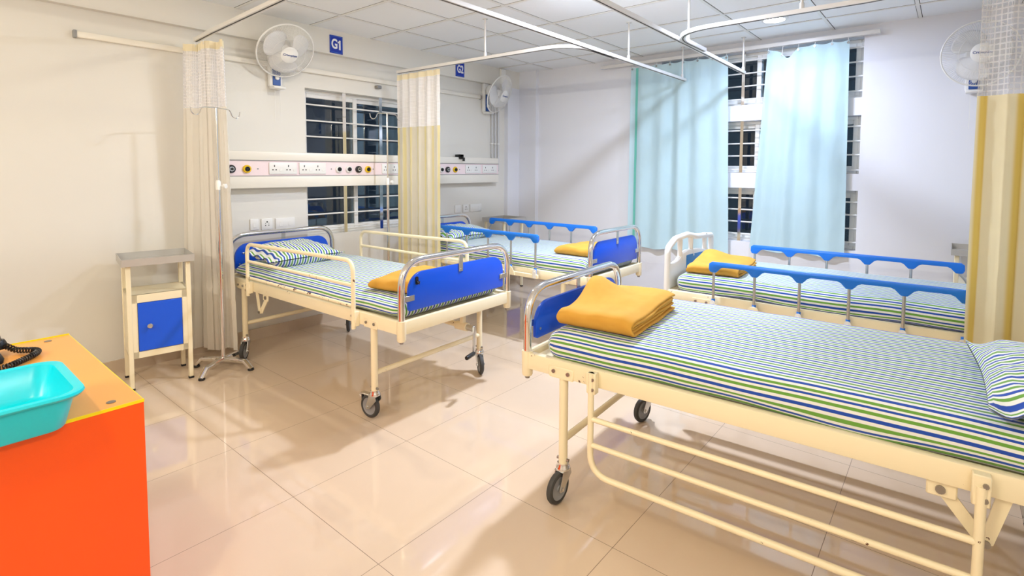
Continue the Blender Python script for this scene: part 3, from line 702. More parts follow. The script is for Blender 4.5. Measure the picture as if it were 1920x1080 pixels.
# ------------------------------------------------------------------ bedside lockers
def locker(label, x, y, rz, w=0.34, d=0.31, top=0.83):
    t = thing('bedside_locker', label, 'locker', (x, y, 0), rz, 'bedside lockers')
    hw, hd = w / 2, d / 2
    tr = MB().box(-hw - 0.02, hw + 0.02, -hd - 0.02, hd + 0.02, top - 0.045, top - 0.041)
    for (a0, a1, b0, b1) in ((-hw - 0.02, hw + 0.02, -hd - 0.022, -hd - 0.018), (-hw - 0.02, hw + 0.02, hd + 0.018, hd + 0.022), (-hw - 0.022, -hw - 0.018, -hd - 0.02, hd + 0.02), (hw + 0.018, hw + 0.022, -hd - 0.02, hd + 0.02)):
        tr.box(a0, a1, b0, b1, top - 0.045, top, 0.001, 1)
    tr.build('tray_top', 'tin', t, smooth=0)
    for sx in (-1, 1):
        for sy in (-1, 1):
            lg = MB().box(*sorted((sx * hw, sx * (hw - 0.026))), *sorted((sy * hd, sy * (hd - 0.026))), 0.012, top - 0.045, 0.003, 1).build('leg', 'plaincream', t)
            MB().box(*sorted((sx * (hw + 0.002), sx * (hw - 0.028))), *sorted((sy * (hd + 0.002), sy * (hd - 0.028))), 0, 0.012, 0.003, 1).build('leg_cap', 'black', lg)
    z0, z1 = 0.20, 0.60
    bx = MB().box(-hw + 0.005, -hw + 0.02, -hd + 0.02, hd - 0.004, z0, z1).box(hw - 0.02, hw - 0.005, -hd + 0.02, hd - 0.004, z0, z1).box(-hw + 0.005, hw - 0.005, hd - 0.02, hd - 0.004, z0, z1)
    bx.box(-hw + 0.005, hw - 0.005, -hd + 0.005, hd - 0.004, z1 - 0.015, z1, 0.002, 1).box(-hw + 0.005, hw - 0.005, -hd + 0.005, hd - 0.004, z0, z0 + 0.015, 0.002, 1)
    for (a0, a1, c0, c1) in ((-hw + 0.026, -hw + 0.052, z0, z1), (hw - 0.052, hw - 0.026, z0, z1), (-hw + 0.026, hw - 0.026, z1 - 0.05, z1), (-hw + 0.026, hw - 0.026, z0, z0 + 0.04)):
        bx.box(a0, a1, -hd + 0.003, -hd + 0.02, c0, c1)
    bx.build('cupboard_box', 'plaincream', t, smooth=0)
    dr = MB().box(-hw + 0.054, hw - 0.054, -hd - 0.003, -hd + 0.014, z0 + 0.043, z1 - 0.053, 0.002, 1).build('door', 'door', t)
    kx = -hw + 0.054 + 0.058
    MB().lathe([(0, 0.0), (0.006, 0.0), (0.006, 0.010), (0.014, 0.014), (0.0155, 0.022), (0.012, 0.027), (0, 0.028)], Matrix.Translation((kx, -hd - 0.003, 0.40)) @ Matrix.Rotation(PI / 2, 4, 'X'), 20).build('knob', 'steel', dr)
    return t
locker('cream bedside locker with steel tray top and blue door beside the ivory curtain', 1.135, 4.06, -0.16)
locker('cream bedside locker in the far corner, only its steel top and legs showing', 4.63, 4.10, 0.0)
locker('cream bedside locker with steel tray top by the right end of the window wall', 4.98, -0.21, PI / 2 * 3 + PI / 2, 0.36, 0.34, 0.85)

# ------------------------------------------------------------------ drip stands
def drip_stand(label, x, y, rz, hz, hookrot):
    t = thing('drip_stand', label, 'drip stand', (x, y, 0), rz, 'steel drip stands')
    MB().cyl((0, 0, 0.085), (0, 0, 1.28), 0.0125, 14).build('lower_pole', 'chrome', t)
    up = MB().cyl((0, 0, 1.25), (0, 0, hz), 0.008, 12).build('upper_pole', 'chrome', t)
    c = MB().lathe([(0, 1.245), (0.017, 1.245), (0.017, 1.30), (0.010, 1.31), (0, 1.31)], None, 16).build('height_collar', 'white', t)
    MB().lathe([(0, 0), (0.006, 0), (0.006, 0.02), (0.016, 0.024), (0.016, 0.04), (0, 0.042)], Matrix.Translation((0.012, -0.008, 1.27)) @ Matrix.Rotation(PI / 2, 4, 'X'), 14).build('height_knob', 'white', c)
    ca, sa = math.cos(hookrot), math.sin(hookrot)
    for s_ in (-1, 1):
        pts = [(0, 0, hz), (0.10, 0, hz - 0.004), (0.118, 0, hz - 0.05), (0.15, 0, hz - 0.062), (0.172, 0, hz - 0.045), (0.178, 0, hz - 0.012)]
        p = fillet([(s_ * a * ca, s_ * a * sa, z) for a, _, z in pts], 0.03, 4)
        MB().tube(p, 0.0035, 8).build('hook', 'chrome', t)
    for k in range(4):
        a = 2 * PI * k / 4; e = (math.cos(a), math.sin(a)); n_ = (-e[1], e[0])
        leg = MB().prism([(0.0, 0.055), (0.0, 0.085), (0.165, 0.072), (0.215, 0.016), (0.195, 0.014), (0.155, 0.052)], (0, 0, 0), (*e, 0), (0, 0, 1), (*n_, 0), 0.034, 0.003).build('leg', 'chrome', t)
        MB().lathe([(0, 0), (0.018, 0), (0.021, 0.006), (0.018, 0.016), (0, 0.018)], Matrix.Translation((e[0] * 0.205, e[1] * 0.205, 0)), 16).build('foot_pad', 'black', leg)
    return t
drip_stand('chrome drip stand on a low cross base in front of the ivory curtain', 1.468, 3.90, 0.55, 1.80, -0.28)
drip_stand('chrome drip stand beside the yellow banded curtain, hook in front of the window', 2.98, 4.08, 0.3, 1.90, -0.35)

# ------------------------------------------------------------------ desk with basin and telephone
t = thing('desk', 'orange laminate desk with yellow edge banding at the lower left', 'desk', (0, 0, 0))
DX1, DY0, DY1, DZ = 0.447, 1.745, 2.645, 0.75
MB().box(-1.05, DX1, DY0, DY1, DZ - 0.0074, DZ - 0.0005).build('desk_top', 'orangelit', t, smooth=0)
MB().box(-1.05, DX1 + 0.002, DY0 - 0.002, DY0, DZ - 0.007, DZ + 0.0015).box(-1.05, DX1 + 0.002, DY1, DY1 + 0.002, DZ - 0.007, DZ + 0.004).box(DX1, DX1 + 0.002, DY0, DY1, DZ - 0.007, DZ - 0.0005).build('edge_band', 'yellow', t, smooth=0)
MB().box(-1.05, DX1 + 0.001, DY0 - 0.001, DY0 + 0.019, 0, DZ - 0.0075).build('modesty_panel', 'orange', t, smooth=0)
for xa in (DX1 - 0.022, -1.048): MB().box(xa, xa + 0.02, DY0 + 0.019, DY1 - 0.002, 0, DZ - 0.0075).build('side_panel', 'orange', t, smooth=0)
for q in ((0.385, 1.79), (0.38, 2.60)):
    MB().lathe([(0, -0.0005), (0.011, -0.0005), (0.011, 0.0012), (0.006, 0.0016), (0, 0.001)], Matrix.Translation((*q, DZ)), 16).build('screw_cap', 'darksteel', t)

def basin(x0, x1, y0, y1, z0, z1, r):
    b = MB()
    def ring(x0, x1, y0, y1, r, z): return [(p[0], p[1], z) for p in rrect(x0, x1, y0, y1, r, 8)]
    tp = 0.022
    prof = [(tp + 0.004, z0, -0.01), (tp, z0 + 0.004, -0.006), (0.004, z1 - 0.016, 0), (-0.010, z1 - 0.015, 0.010), (-0.015, z1 - 0.008, 0.013), (-0.013, z1 - 0.002, 0.011), (-0.004, z1, 0.003), (0.006, z1 - 0.004, 0), (tp + 0.004, z0 + 0.014, -0.008), (tp + 0.014, z0 + 0.006, -0.016)]
    rings = [ring(x0 + i, x1 - i, y0 + i, y1 - i, r + dr, z) for i, z, dr in prof]
    n = len(rings[0]); V = [p for R_ in rings for p in R_]
    F = [(j * n + k, j * n + (k + 1) % n, (j + 1) * n + (k + 1) % n, (j + 1) * n + k) for j in range(len(rings) - 1) for k in range(n)]
    F.append(tuple(reversed(range(n)))); F.append(tuple((len(rings) - 1) * n + k for k in range(n)))
    b.add(V, F); return b
o = basin(-0.19, 0.300, 1.665, 1.985, DZ + 0.0018, DZ + 0.098, 0.045).build('plastic_basin', 'turq', None, 50); tag(o, 'turquoise plastic basin standing on the front edge of the orange desk', 'basin')

t = thing('telephone', 'black corded telephone at the back of the orange desk behind the turquoise basin', 'telephone', (0.115, 2.45, DZ))
MB().prism([(-0.09, 0.0), (0.09, 0.0), (0.09, 0.03), (-0.09, 0.055)], (0, 0, 0), (0, -1, 0), (0, 0, 1), (1, 0, 0), 0.16, 0.006).build('phone_body', 'black', t)
hs = MB().tube(fillet([(0.125, 0.105, 0.03), (0.12, 0.09, 0.062), (0.10, -0.06, 0.065), (0.095, -0.085, 0.035)], 0.03, 5), 0.017, 12)
hs.lathe([(0, 0), (0.028, 0), (0.030, 0.012), (0.022, 0.03), (0, 0.034)], Matrix.Translation((0.125, 0.105, 0.018)), 18).lathe([(0, 0), (0.028, 0), (0.030, 0.012), (0.022, 0.03), (0, 0.034)], Matrix.Translation((0.095, -0.085, 0.018)), 18)
hs.build('handset', 'black', t)
cp = fillet([(0.135, 0.10, 0.035), (0.17, 0.06, 0.012), (0.225, 0.0, 0.012), (0.19, -0.06, 0.012), (0.13, -0.125, 0.012), (-0.02, -0.16, 0.012)], 0.05, 10)
# resample then coil
L_ = [0.0]
for i in range(1, len(cp)): L_.append(L_[-1] + (cp[i] - cp[i - 1]).length)
coil = []; N_ = 900; turns = 46
for i in range(N_):
    s_ = L_[-1] * i / (N_ - 1); k = 0
    while k < len(L_) - 2 and L_[k + 1] < s_: k += 1
    f_ = (s_ - L_[k]) / max(1e-9, L_[k + 1] - L_[k]); p_ = cp[k].lerp(cp[k + 1], f_); T_ = (cp[k + 1] - cp[k]).normalized(); Nn = T_.cross(Vector((0, 0, 1))).normalized(); Bb = Nn.cross(T_)
    a = 2 * PI * turns * i / N_; coil.append(p_ + (Nn * math.cos(a) + Bb * math.sin(a)) * 0.0082)
MB().tube(coil, 0.0025, 6).build('coiled_cord', 'black', t)

# ------------------------------------------------------------------ cubicle tracks and curtains
RZ = 2.285
def rail_sweep(b, path, w_=0.032, h_=0.024):
    P = [Vector(p) for p in path]; n = len(P); V = []; F = []
    for i in range(n):
        T = (P[min(i + 1, n - 1)] - P[max(i - 1, 0)]).normalized(); N = Vector((-T.y, T.x, 0)).normalized()
        for (a, z) in ((-w_ / 2, 0), (-w_ / 2, h_), (w_ / 2, h_), (w_ / 2, 0)): V.append(P[i] + N * a + Vector((0, 0, z)))
    for i in range(n - 1):
        for k in range(4): F.append((i * 4 + k, i * 4 + (k + 1) % 4, i * 4 + 4 + (k + 1) % 4, i * 4 + 4 + k))
    F.append((3, 2, 1, 0)); F.append(tuple(4 * (n - 1) + k for k in range(4)))
    return b.add(V, F)
def track(label, paths, hangers):
    t = thing('curtain_track', label, 'curtain track', (0, 0, 0), 0, 'cubicle curtain tracks')
    for p in paths:
        r = rail_sweep(MB(), p).build('rail', 'railwhite', t, smooth=30)
        rail_sweep(MB(), [Vector(q) - Vector((0, 0, 0.0012)) for q in p], 0.009, 0.0014).build('rail_groove', 'groove', r, smooth=0)
    for (x, y) in hangers:
        hg = MB().cyl((x, y, RZ + 0.02), (x, y, H), 0.008, 10).build('hanger_rod', 'railwhite', t)
        MB().lathe([(0, RZ + 0.002), (0.013, RZ + 0.002), (0.013, RZ + 0.055), (0.009, RZ + 0.06), (0, RZ + 0.06)], Matrix.Translation((x, y, 0)), 12).build('hanger_socket', 'railwhite', hg)
        MB().lathe([(0.0, H - 0.004), (0.022, H - 0.004), (0.022, H), (0, H)], Matrix.Translation((x, y, 0)), 14).build('ceiling_flange', 'railwhite', hg)
    return t
def z3(pts): return [(x, y, RZ) for x, y in pts]
track('short straight curtain track over the ivory curtain at upper left', [z3([(1.47, 4.22), (1.445, 3.86), (1.39, 2.6), (1.37, 2.153)])], [(1.38, 2.4)])
pa = fillet(z3([(3.12, 4.10), (3.17, 2.148), (3.75, 2.153)]), 0.36, 14)
track('curtain track with a curved branch over the yellow banded curtain, running to the aqua curtains', [z3([(-1.2, 2.135), (1.0, 2.135), (5.12, 2.125)]), pa], [(3.15, 3.0), (3.95, 2.13), (5.05, 2.125), (1.0, 2.135)])
pb = fillet(z3([(3.93, 1.485), (3.31, 1.485), (3.31, 0.35), (3.205, -0.05), (3.205, -0.80)]), [0, 0.30, 0.5, 0.4, 0], 12)
track('curtain track curving over the bed with the white foot board', [z3([(-1.2, 1.47), (1.0, 1.47), (5.06, 1.535)]), pb], [(3.62, 1.485), (5.02, 1.535), (3.31, 0.70), (1.0, 1.47)])

def curtain(label, cat, base, ztop, zmid, zbot, folds, amp, mats, top_tape=0.05, seed=0.0, flare=None, group=None, width=None):
    """base: plan polyline (list of (x, y)); folds as a sine along it; mats = (tape, net, cloth); flare(s, t) offsets plan position"""
    t = thing('cubicle_curtain', label, cat, (0, 0, 0), 0, group)
    P = [Vector((x, y, 0)) for x, y in base]; L = [0.0]
    for i in range(1, len(P)): L.append(L[-1] + (P[i] - P[i - 1]).length)
    def at(s):
        d = s * L[-1]; k = 0
        while k < len(L) - 2 and L[k + 1] < d: k += 1
        f = (d - L[k]) / (L[k + 1] - L[k]); T = (P[k + 1] - P[k]).normalized(); return P[k].lerp(P[k + 1], f), Vector((-T.y, T.x, 0)), T
    cloth_len = width or L[-1] * 2.6
    def fn(s, z):
        q, N, T = at(s); tt = (ztop - z) / (ztop - zbot)
        ph = 2 * PI * folds * s + 0.9 * noise.noise(Vector((s * 4, tt * 1.2, seed)))
        a = amp * (0.75 + 0.35 * noise.noise(Vector((s * 5, tt * 0.8, seed + 3)))) * (0.8 + 0.4 * tt)
        d = N * (a * math.sin(ph)) + T * (a * 0.45 * math.sin(2 * ph + 0.6))
        if flare: d += Vector((*flare(s, tt), 0))
        d += N * 0.004 * noise.noise(Vector((s * 22, z * 14, seed)))
        return q + d + Vector((0, 0, z))
    nu = int(folds * 14)
    def piece(za, zb_, name, m, nv):
        b = MB(); b.grid(lambda a, c: fn(a, za + (zb_ - za) * c), nu, nv, lambda a, c: (a * cloth_len, (za + (zb_ - za) * c)))
        return b.build(name, m, t, 180)
    piece(ztop, ztop - top_tape, 'heading_tape', mats[0], 3)
    piece(ztop - top_tape, zmid, 'net_panel', mats[1], 14)
    piece(zmid, zbot + 0.09, 'cloth_panel', mats[2], 40)
    piece(zbot + 0.09, zbot, 'hem', mats[2], 3)
    n = max(3, folds // 2)
    for k in range(n):
        q = fn((k + 0.5) / n, ztop - 0.02)
        MB().tube([q + Vector((0, 0, 0.0)), q + Vector((0, 0, 0.028))], 0.0025, 6).build('glider_hook', 'white', t)
    return t
curtain('bunched ivory curtain with white net top behind the drip stand on the left', 'curtain', [(1.41, 4.30), (1.50, 4.24), (1.47, 4.08), (1.56, 4.04), (1.53, 3.93)], RZ - 0.012, 1.82, 0.075, 6, 0.021, ('tape', 'net', 'cream_curtain'), seed=1.0,
        flare=lambda s, t: ((s - 0.42) * 0.12 * t, 0.055 * t * s), group='cubicle curtains', width=1.6)
curtain('yellow banded cream curtain with net top hanging beside the window and second sign', 'curtain', [(3.13, 4.13), (3.14, 3.78), (3.15, 3.55)], RZ - 0.012, 1.78, 0.30, 5, 0.015, ('tape', 'net_fine', 'band_curtain'), seed=4.0, group='cubicle curtains', width=1.3)
curtain('yellow banded cream curtain with net top at the right edge of the photo', 'curtain', [(3.205, -0.07), (3.205, -0.40), (3.205, -0.77)], RZ - 0.012, 1.75, 0.30, 5, 0.026, ('tape', 'net_open', 'ochre_curtain'), seed=9.0, group='cubicle curtains', width=1.25)

# window curtains on their own track
t = thing('curtain_track', 'white curtain track fixed above the far windows', 'curtain track')
MB().box(WX - 0.075, WX - 0.045, 0.50, 3.12, 2.515, 2.55, 0.003, 1).build('rail', 'railwhite', t)
for yy in (0.62, 1.55, 2.4, 3.0): MB().box(WX - 0.048, WX, yy - 0.012, yy + 0.012, 2.525, 2.56, 0.002, 1).build('wall_bracket', 'railwhite', t)
def window_curtain(label, y_a, y_b, yb_a, yb_b, zbot, folds, seed, dip, hooks, teal=None):
    t = thing('window_curtain', label, 'curtain', (0, 0, 0), 0, 'aqua window curtains')
    zt = 2.495; cl = abs(y_a - y_b) * 1.25
    def fn(s, z):
        tt = (zt - z) / (zt - zbot); y = (y_a + (y_b - y_a) * s) * (1 - tt) + (yb_a + (yb_b - yb_a) * s) * tt
        ph = 2 * PI * folds * s + seed + 0.7 * noise.noise(Vector((s * 3, tt, seed)))
        a = (0.006 + 0.010 * min(1, tt * 3)) * (0.8 + 1.1 * noise.noise(Vector((s * 4, 0.3, seed + 2))))
        x = WX - 0.068 + a * math.sin(ph) * 0.9 + 0.003 * noise.noise(Vector((s * 18, z * 9, seed)))
        crease = 0.004 * max(0, 1 - abs((z - 1.52) / 0.02)) * noise.noise(Vector((s * 30, 0, seed)))
        zz = z
        for (ds, dw, dh) in dip:
            zz -= dh * math.exp(-((s - ds) / dw) ** 2) * max(0, 1 - tt * 5)
            x -= 0.03 * math.exp(-((s - ds) / dw) ** 2) * max(0, 1 - tt * 3) * (dh / 0.1)
        # scallop between the hooks
        k = s * hooks; zz -= 0.012 * abs(math.sin(PI * k)) * max(0, 1 - tt * 12)
        return Vector((min(x + crease, WX - 0.03), y, zz + 0.012 * math.sin(ph * 0.5) * (tt > 0.999)))
    uv = lambda a, c: (a * cl, c * 2)
    MB().grid(lambda a, c: fn(a, zt + (zbot + 0.06 - zt) * c), folds * 18, 60, uv).build('cloth_panel', 'cyan_curtain', t, 180)
    MB().grid(lambda a, c: fn(a, zbot + 0.06 - 0.06 * c), folds * 18, 3, uv).build('hem', 'cyan_curtain', t, 180)
    if teal:
        MB().grid(lambda a, c: fn(teal[0] + (teal[1] - teal[0]) * a, zt - 0.004 + (zbot + 0.004 - zt) * c) + Vector((-0.0015, 0, 0)), 6, 60, uv).build('teal_strip', 'teal_curtain', t, 180)  # narrow teal strip floated just in front of the cloth
    for k in range(hooks + 1):
        q = fn(min(0.985, max(0.015, k / hooks)), zt - 0.02)
        h = MB().tube([(WX - 0.062, q.y, 2.513), (WX - 0.066, q.y, 2.50), (q.x - 0.006, q.y, q.z + 0.006)], 0.0022, 6).build('hook', 'white', t)
        MB().lathe([(0.0045, -0.002), (0.0095, -0.002), (0.0095, 0.002), (0.0045, 0.002)], Matrix.Translation((q.x - 0.006, q.y, q.z)) @ Matrix.Rotation(PI / 2, 4, 'Y'), 14, True).build('eyelet', 'darksteel', t)
    return t
window_curtain('wide pale aqua curtain covering the left half of the far windows', 2.74, 1.715, 2.755, 1.66, 0.57, 5, 0.4, [], 7, (0.055, 0.085))
window_curtain('narrower pale aqua curtain sagging between two hooks at the right half of the far windows', 1.36, 0.715, 1.47, 0.69, 0.66, 4, 2.0, [(0.27, 0.10, 0.085)], 5)

# ------------------------------------------------------------------ wall fans
def fan(label, x, y, z, wall_dir, pan, tilt, seed, r=0.225, cord=False, reach=0.0, lift=0.02):
    """wall fan; wall_dir = unit vector pointing from the wall into the room"""
    ang = math.atan2(wall_dir[1], wall_dir[0]) - PI / 2 + PI    # local -Y points into the room
    t = thing('wall_fan', label, 'fan', (x, y, z), ang, 'white wall fans')
    # local: wall plane y = 0, room towards -y
    MB().box(-0.055, 0.055, -0.05, 0.0, -0.24, 0.10, 0.015, 3).box(-0.05, 0.05, -0.11, -0.02, -0.255, -0.235, 0.008, 2).build('wall_mount', 'white', t)
    pnl = MB().box(-0.032, 0.032, -0.056, -0.048, -0.225, -0.03, 0.003, 1).build('speed_panel', 'bluepanel', t)
    MB().lathe([(0, 0), (0.017, 0), (0.017, 0.012), (0.013, 0.016), (0, 0.016)], Matrix.Translation((0, -0.056, -0.165)) @ Matrix.Rotation(PI / 2, 4, 'X'), 18).build('speed_knob', 'white', pnl)
    for s_ in (-0.02, 0.02):
        MB().tube([(s_, -0.06, -0.24), (s_ + 0.002, -0.06, -0.52)], 0.0012, 5).build('pull_cord', 'white', t)
    HM = Matrix.Translation((0, -0.10 - reach, lift)) @ Matrix.Rotation(pan, 4, 'Z') @ Matrix.Rotation(tilt, 4, 'X')
    MB().tube([Vector((0, -0.03, 0.05)), Vector((0, -0.07, 0.03)), HM @ Vector((0, 0.0, -0.02))], 0.028, 14).build('neck', 'white', t)
    AX = HM @ Matrix.Rotation(PI / 2, 4, 'X')      # local z of AX = into the room
    MB().lathe([(0, -0.04), (0.04, -0.035), (0.068, -0.01), (0.075, 0.04), (0.07, 0.085), (0, 0.09)], AX, 28).build('motor_housing', 'white', t)
    g = MB()
    def wires(prof, n, rr):
        for k in range(n):
            a = 2 * PI * k / n; g.tube([AX @ Vector((q * math.cos(a), q * math.sin(a), zz)) for q, zz in prof], rr, 3, cap=False)
    def ring(rad, zz, rr, b=None):
        (b or g).tube([AX @ Vector((rad * math.cos(2 * PI * k / 48), rad * math.sin(2 * PI * k / 48), zz)) for k in range(48)], rr, 6, closed=True)
    wires([(0.05, 0.075), (0.12, 0.078), (0.19, 0.10), (r, 0.135)], 104, 0.0011); ring(0.12, 0.078, 0.0014)
    g.build('rear_grille', 'white', t)
    g = MB(); wires([(0.06, 0.205), (0.12, 0.200), (0.185, 0.178), (r, 0.135)], 104, 0.0011); ring(0.13, 0.198, 0.0014)
    fg = g.build('front_grille', 'white', t)
    b = MB(); ring(r, 0.135, 0.0065, b); b.build('grille_rim', 'white', t)
    cp_ = MB().lathe([(0, 0.198), (0.066, 0.198), (0.068, 0.206), (0.060, 0.213), (0, 0.217)], AX, 32).build('hub_cap', 'white', fg)
    tx = text_part('Crompton', 'hub_lettering', 'inkblue', t, (0, 0, 0), 0.026, (0, 0, 0), 0.0004, 0.0004)
    tx.matrix_local = AX @ Matrix.Translation((0, 0.004, 0.2172)) @ Matrix.Rotation(0.0, 4, 'Z')
    bl = MB()
    for k in range(3):
        a0 = 2 * PI * k / 3 + seed
        def fn(u_, v_):
            rad = 0.04 + (0.19 - 0.04) * u_; spread = (0.55 + 1.05 * math.sin(PI * (0.12 + 0.78 * u_)) ** 0.8)
            a = a0 + (v_ - 0.5) * spread * 1.15 + 0.35 * u_
            rad *= 1 - 0.08 * (2 * v_ - 1) ** 2 * u_
            return AX @ Vector((rad * math.cos(a), rad * math.sin(a), 0.135 + (v_ - 0.5) * 0.055))
        bl.grid(fn, 10, 8)
    ob = bl.build('fan_blades', 'fanblade', t, 180)
    so = ob.modifiers.new('thickness', 'SOLIDIFY'); so.thickness = 0.002
    MB().lathe([(0, 0.10), (0.045, 0.10), (0.045, 0.16), (0.03, 0.17), (0, 0.172)], AX, 24).build('blade_hub', 'white', ob)
    if cord:
        cdp = [(-0.14, -0.03, 0.30), (-0.145, -0.035, 0.25), (-0.10, -0.04, 0.17), (-0.04, -0.06, 0.09)]
        pc = MB().tube(fillet([(-0.148, -0.03, 0.42), (-0.155, -0.03, 0.33), (-0.148, -0.03, 0.27), (-0.13, -0.035, 0.24)], 0.03, 4), 0.004, 6).build('power_cord', 'green', t)
        MB().tube([(-0.14, -0.034, 0.255), (-0.10, -0.045, 0.185)], 0.013, 10).build('cord_connector', 'white', pc)
        MB().tube([(-0.10, -0.045, 0.185), (-0.06, -0.05, 0.13), (-0.03, -0.06, 0.08)], 0.004, 6).build('cord_tail', 'white', pc)
    return t
fan('white wall fan left of the first blue sign, facing the room', 2.085, GY, 2.29, (0, -1), 0.0, 0.60, 0.3, r=0.222, cord=True, lift=0.105)
fan('white wall fan turned sideways above the grey conduits in the far corner', 4.575, GY, 2.30, (0, -1), 0.20, 0.42, 1.0)
fan('white wall fan on the window wall half hidden behind the right curtain net', WX, -0.10, 2.24, (-1, 0), 0.15, 0.12, 2.0)
fan('white wall fan cut off at the top right corner behind curtain net', 4.0, Y0, 2.36, (0, 1), 0.0, 0.30, 0.7, reach=0.20)

# ------------------------------------------------------------------ signs
def sign(txt, label, x, z, w_, h_):
    t = thing('bed_number_sign', label, 'sign', (x, BY, z), 0, 'blue bed number signs')
    MB().box(-w_ / 2, w_ / 2, -0.008, 0, -h_ / 2, h_ / 2, 0.001, 1).build('board', 'sign', t)
    b = MB(); i = 0.007; k = 0.0022
    for (a0, a1, c0, c1) in ((-w_ / 2 + i, w_ / 2 - i, h_ / 2 - i - k, h_ / 2 - i), (-w_ / 2 + i, w_ / 2 - i, -h_ / 2 + i, -h_ / 2 + i + k), (-w_ / 2 + i, -w_ / 2 + i + k, -h_ / 2 + i, h_ / 2 - i), (w_ / 2 - i - k, w_ / 2 - i, -h_ / 2 + i, h_ / 2 - i)):
        b.box(a0, a1, -0.0092, -0.0078, c0, c1)
    b.build('border_line', 'sign_edge', t, smooth=0)
    if txt[1] == '1':
        text_part('G', 'lettering', 'letter', t, (-0.019, -0.009, 0), 0.115, (PI / 2, 0, 0), 0.0006, 0.0035, 0.72)
        MB().prism([(0.040, -0.043), (0.040, 0.041), (0.027, 0.041), (0.021, 0.030), (0.012, 0.025), (0.012, 0.013), (0.024, 0.017), (0.024, -0.043)], (0, -0.009, 0), (1, 0, 0), (0, 0, 1), (0, 1, 0), 0.0012).build('lettering', 'letter', t, smooth=0)
    else: text_part(txt, 'lettering', 'letter', t, (0, -0.009, 0), 0.115, (PI / 2, 0, 0), 0.0006, 0.0035, 0.66)
sign('G1', 'small blue wall sign reading G1 beside the left wall fan', 2.617, 2.488, 0.124, 0.155)
sign('G2', 'small blue wall sign reading G2 partly behind the curved curtain track', 4.122, 2.494, 0.128, 0.155)

# ------------------------------------------------------------------ bed-head service panel and other wall fittings
t = thing('bedhead_panel', 'long ivory bed-head service panel with pink strip of sockets and gas outlets', 'service panel', (0, GY, 0))
PX0, PX1 = 1.66, 4.72; PD = 0.10
MB().box(PX0, PX1, -PD, 0, 1.235, 1.33, 0.006, 2).box(PX0, PX1, -PD, 0, 1.455, 1.525, 0.006, 2).box(PX0, PX1, -PD + 0.012, 0, 1.325, 1.46).build('panel_body', 'offwhite', t)
MB().box(PX0, PX1, -PD + 0.006, -PD + 0.013, 1.334, 1.451).build('pink_strip', 'pink', t, smooth=0)
for z in (1.331, 1.454): MB().box(PX0, PX1, -PD - 0.001, -PD + 0.008, z - 0.002, z + 0.002).build('strip_edge', 'grey', t, smooth=0)
fy = -PD + 0.006
def socket(parent, x0, x1, z0, z1, n, fy):
    p = MB().box(x0, x1, fy - 0.010, fy, z0, z1, 0.003, 2).build('socket_plate', 'white', parent)
    h = MB(); w_ = (x1 - x0) / n; zc = (z0 + z1) / 2
    for k in range(n):
        cx_ = x0 + w_ * (k + 0.36)
        for (dx, dz, a, b_) in ((0, 0.018, 0.0035, 0.008), (-0.013, -0.012, 0.005, 0.004), (0.013, -0.012, 0.005, 0.004)):
            h.box(cx_ + dx - a, cx_ + dx + a, fy - 0.0112, fy - 0.0095, zc + dz - b_, zc + dz + b_)
    h.build('socket_holes', 'hole', p, smooth=0)
    for k in range(n):
        cx_ = x0 + w_ * (k + 0.80); MB().box(cx_ - 0.010, cx_ + 0.010, fy - 0.013, fy - 0.009, zc - 0.024, zc - 0.004, 0.001, 1).build('switch_rocker', 'white', p)
for (a, b_) in ((2.045, 2.215), (2.235, 2.475), (3.055, 3.26), (4.165, 4.41), (4.445, 4.685)): socket(t, a if a != 2.045 else 1.985, b_, 1.345, 1.44, 2, fy)
def outlet(parent, x, col):
    Mx = Matrix.Translation((x, fy, 1.386)) @ Matrix.Rotation(PI / 2, 4, 'X')
    o = MB().lathe([(0, 0), (0.031, 0), (0.031, 0.014), (0.027, 0.018), (0.019, 0.018), (0.019, 0.010), (0, 0.010)], Mx, 28).build('gas_outlet', {'y': 'ring_y', 'w': 'ring_w', 'b': 'ring_b'}[col], parent)
    MB().lathe([(0.0, 0.0105), (0.012, 0.0105), (0.012, 0.024), (0.018, 0.024), (0.0185, 0.012)], Mx, 24).build('outlet_valve', 'black' if col != 'b' else 'steel', o)
    MB().lathe([(0, 0.0242), (0.008, 0.0242), (0.008, 0.0265), (0, 0.0265)], Mx, 16).build('outlet_pin', 'hole', o)
for x, c in ((1.70, 'b'), (1.815, 'y'), (2.60, 'w'), (2.70, 'w'), (2.80, 'b'), (2.90, 'y'), (3.70, 'w'), (3.81, 'w'), (3.90, 'b'), (4.01, 'y')): outlet(t, x, c)
for x in (1.90, 2.53, 2.96, 4.08): MB().lathe([(0, 0), (0.006, 0), (0.006, 0.002), (0, 0.003)], Matrix.Translation((x, fy, 1.388)) @ Matrix.Rotation(PI / 2, 4, 'X'), 12).build('screw', 'grey', t)

t = thing('rail_clamp', 'small black clamp gripping the top edge of the bed-head panel in the far corner', 'clamp', (4.09, GY - 0.06, 1.525))
MB().box(-0.03, 0.03, -0.062, -0.04, -0.02, 0.028, 0.004, 1).box(-0.03, 0.03, -0.062, 0.02, 0.0005, 0.03, 0.004, 1).build('clamp_jaw', 'black', t)
MB().cyl((0.0, -0.062, 0.002), (0.0, -0.095, -0.03), 0.009, 10).cyl((0, -0.09, -0.045), (0, -0.09, -0.005), 0.014, 12).build('clamp_screw', 'black', t)

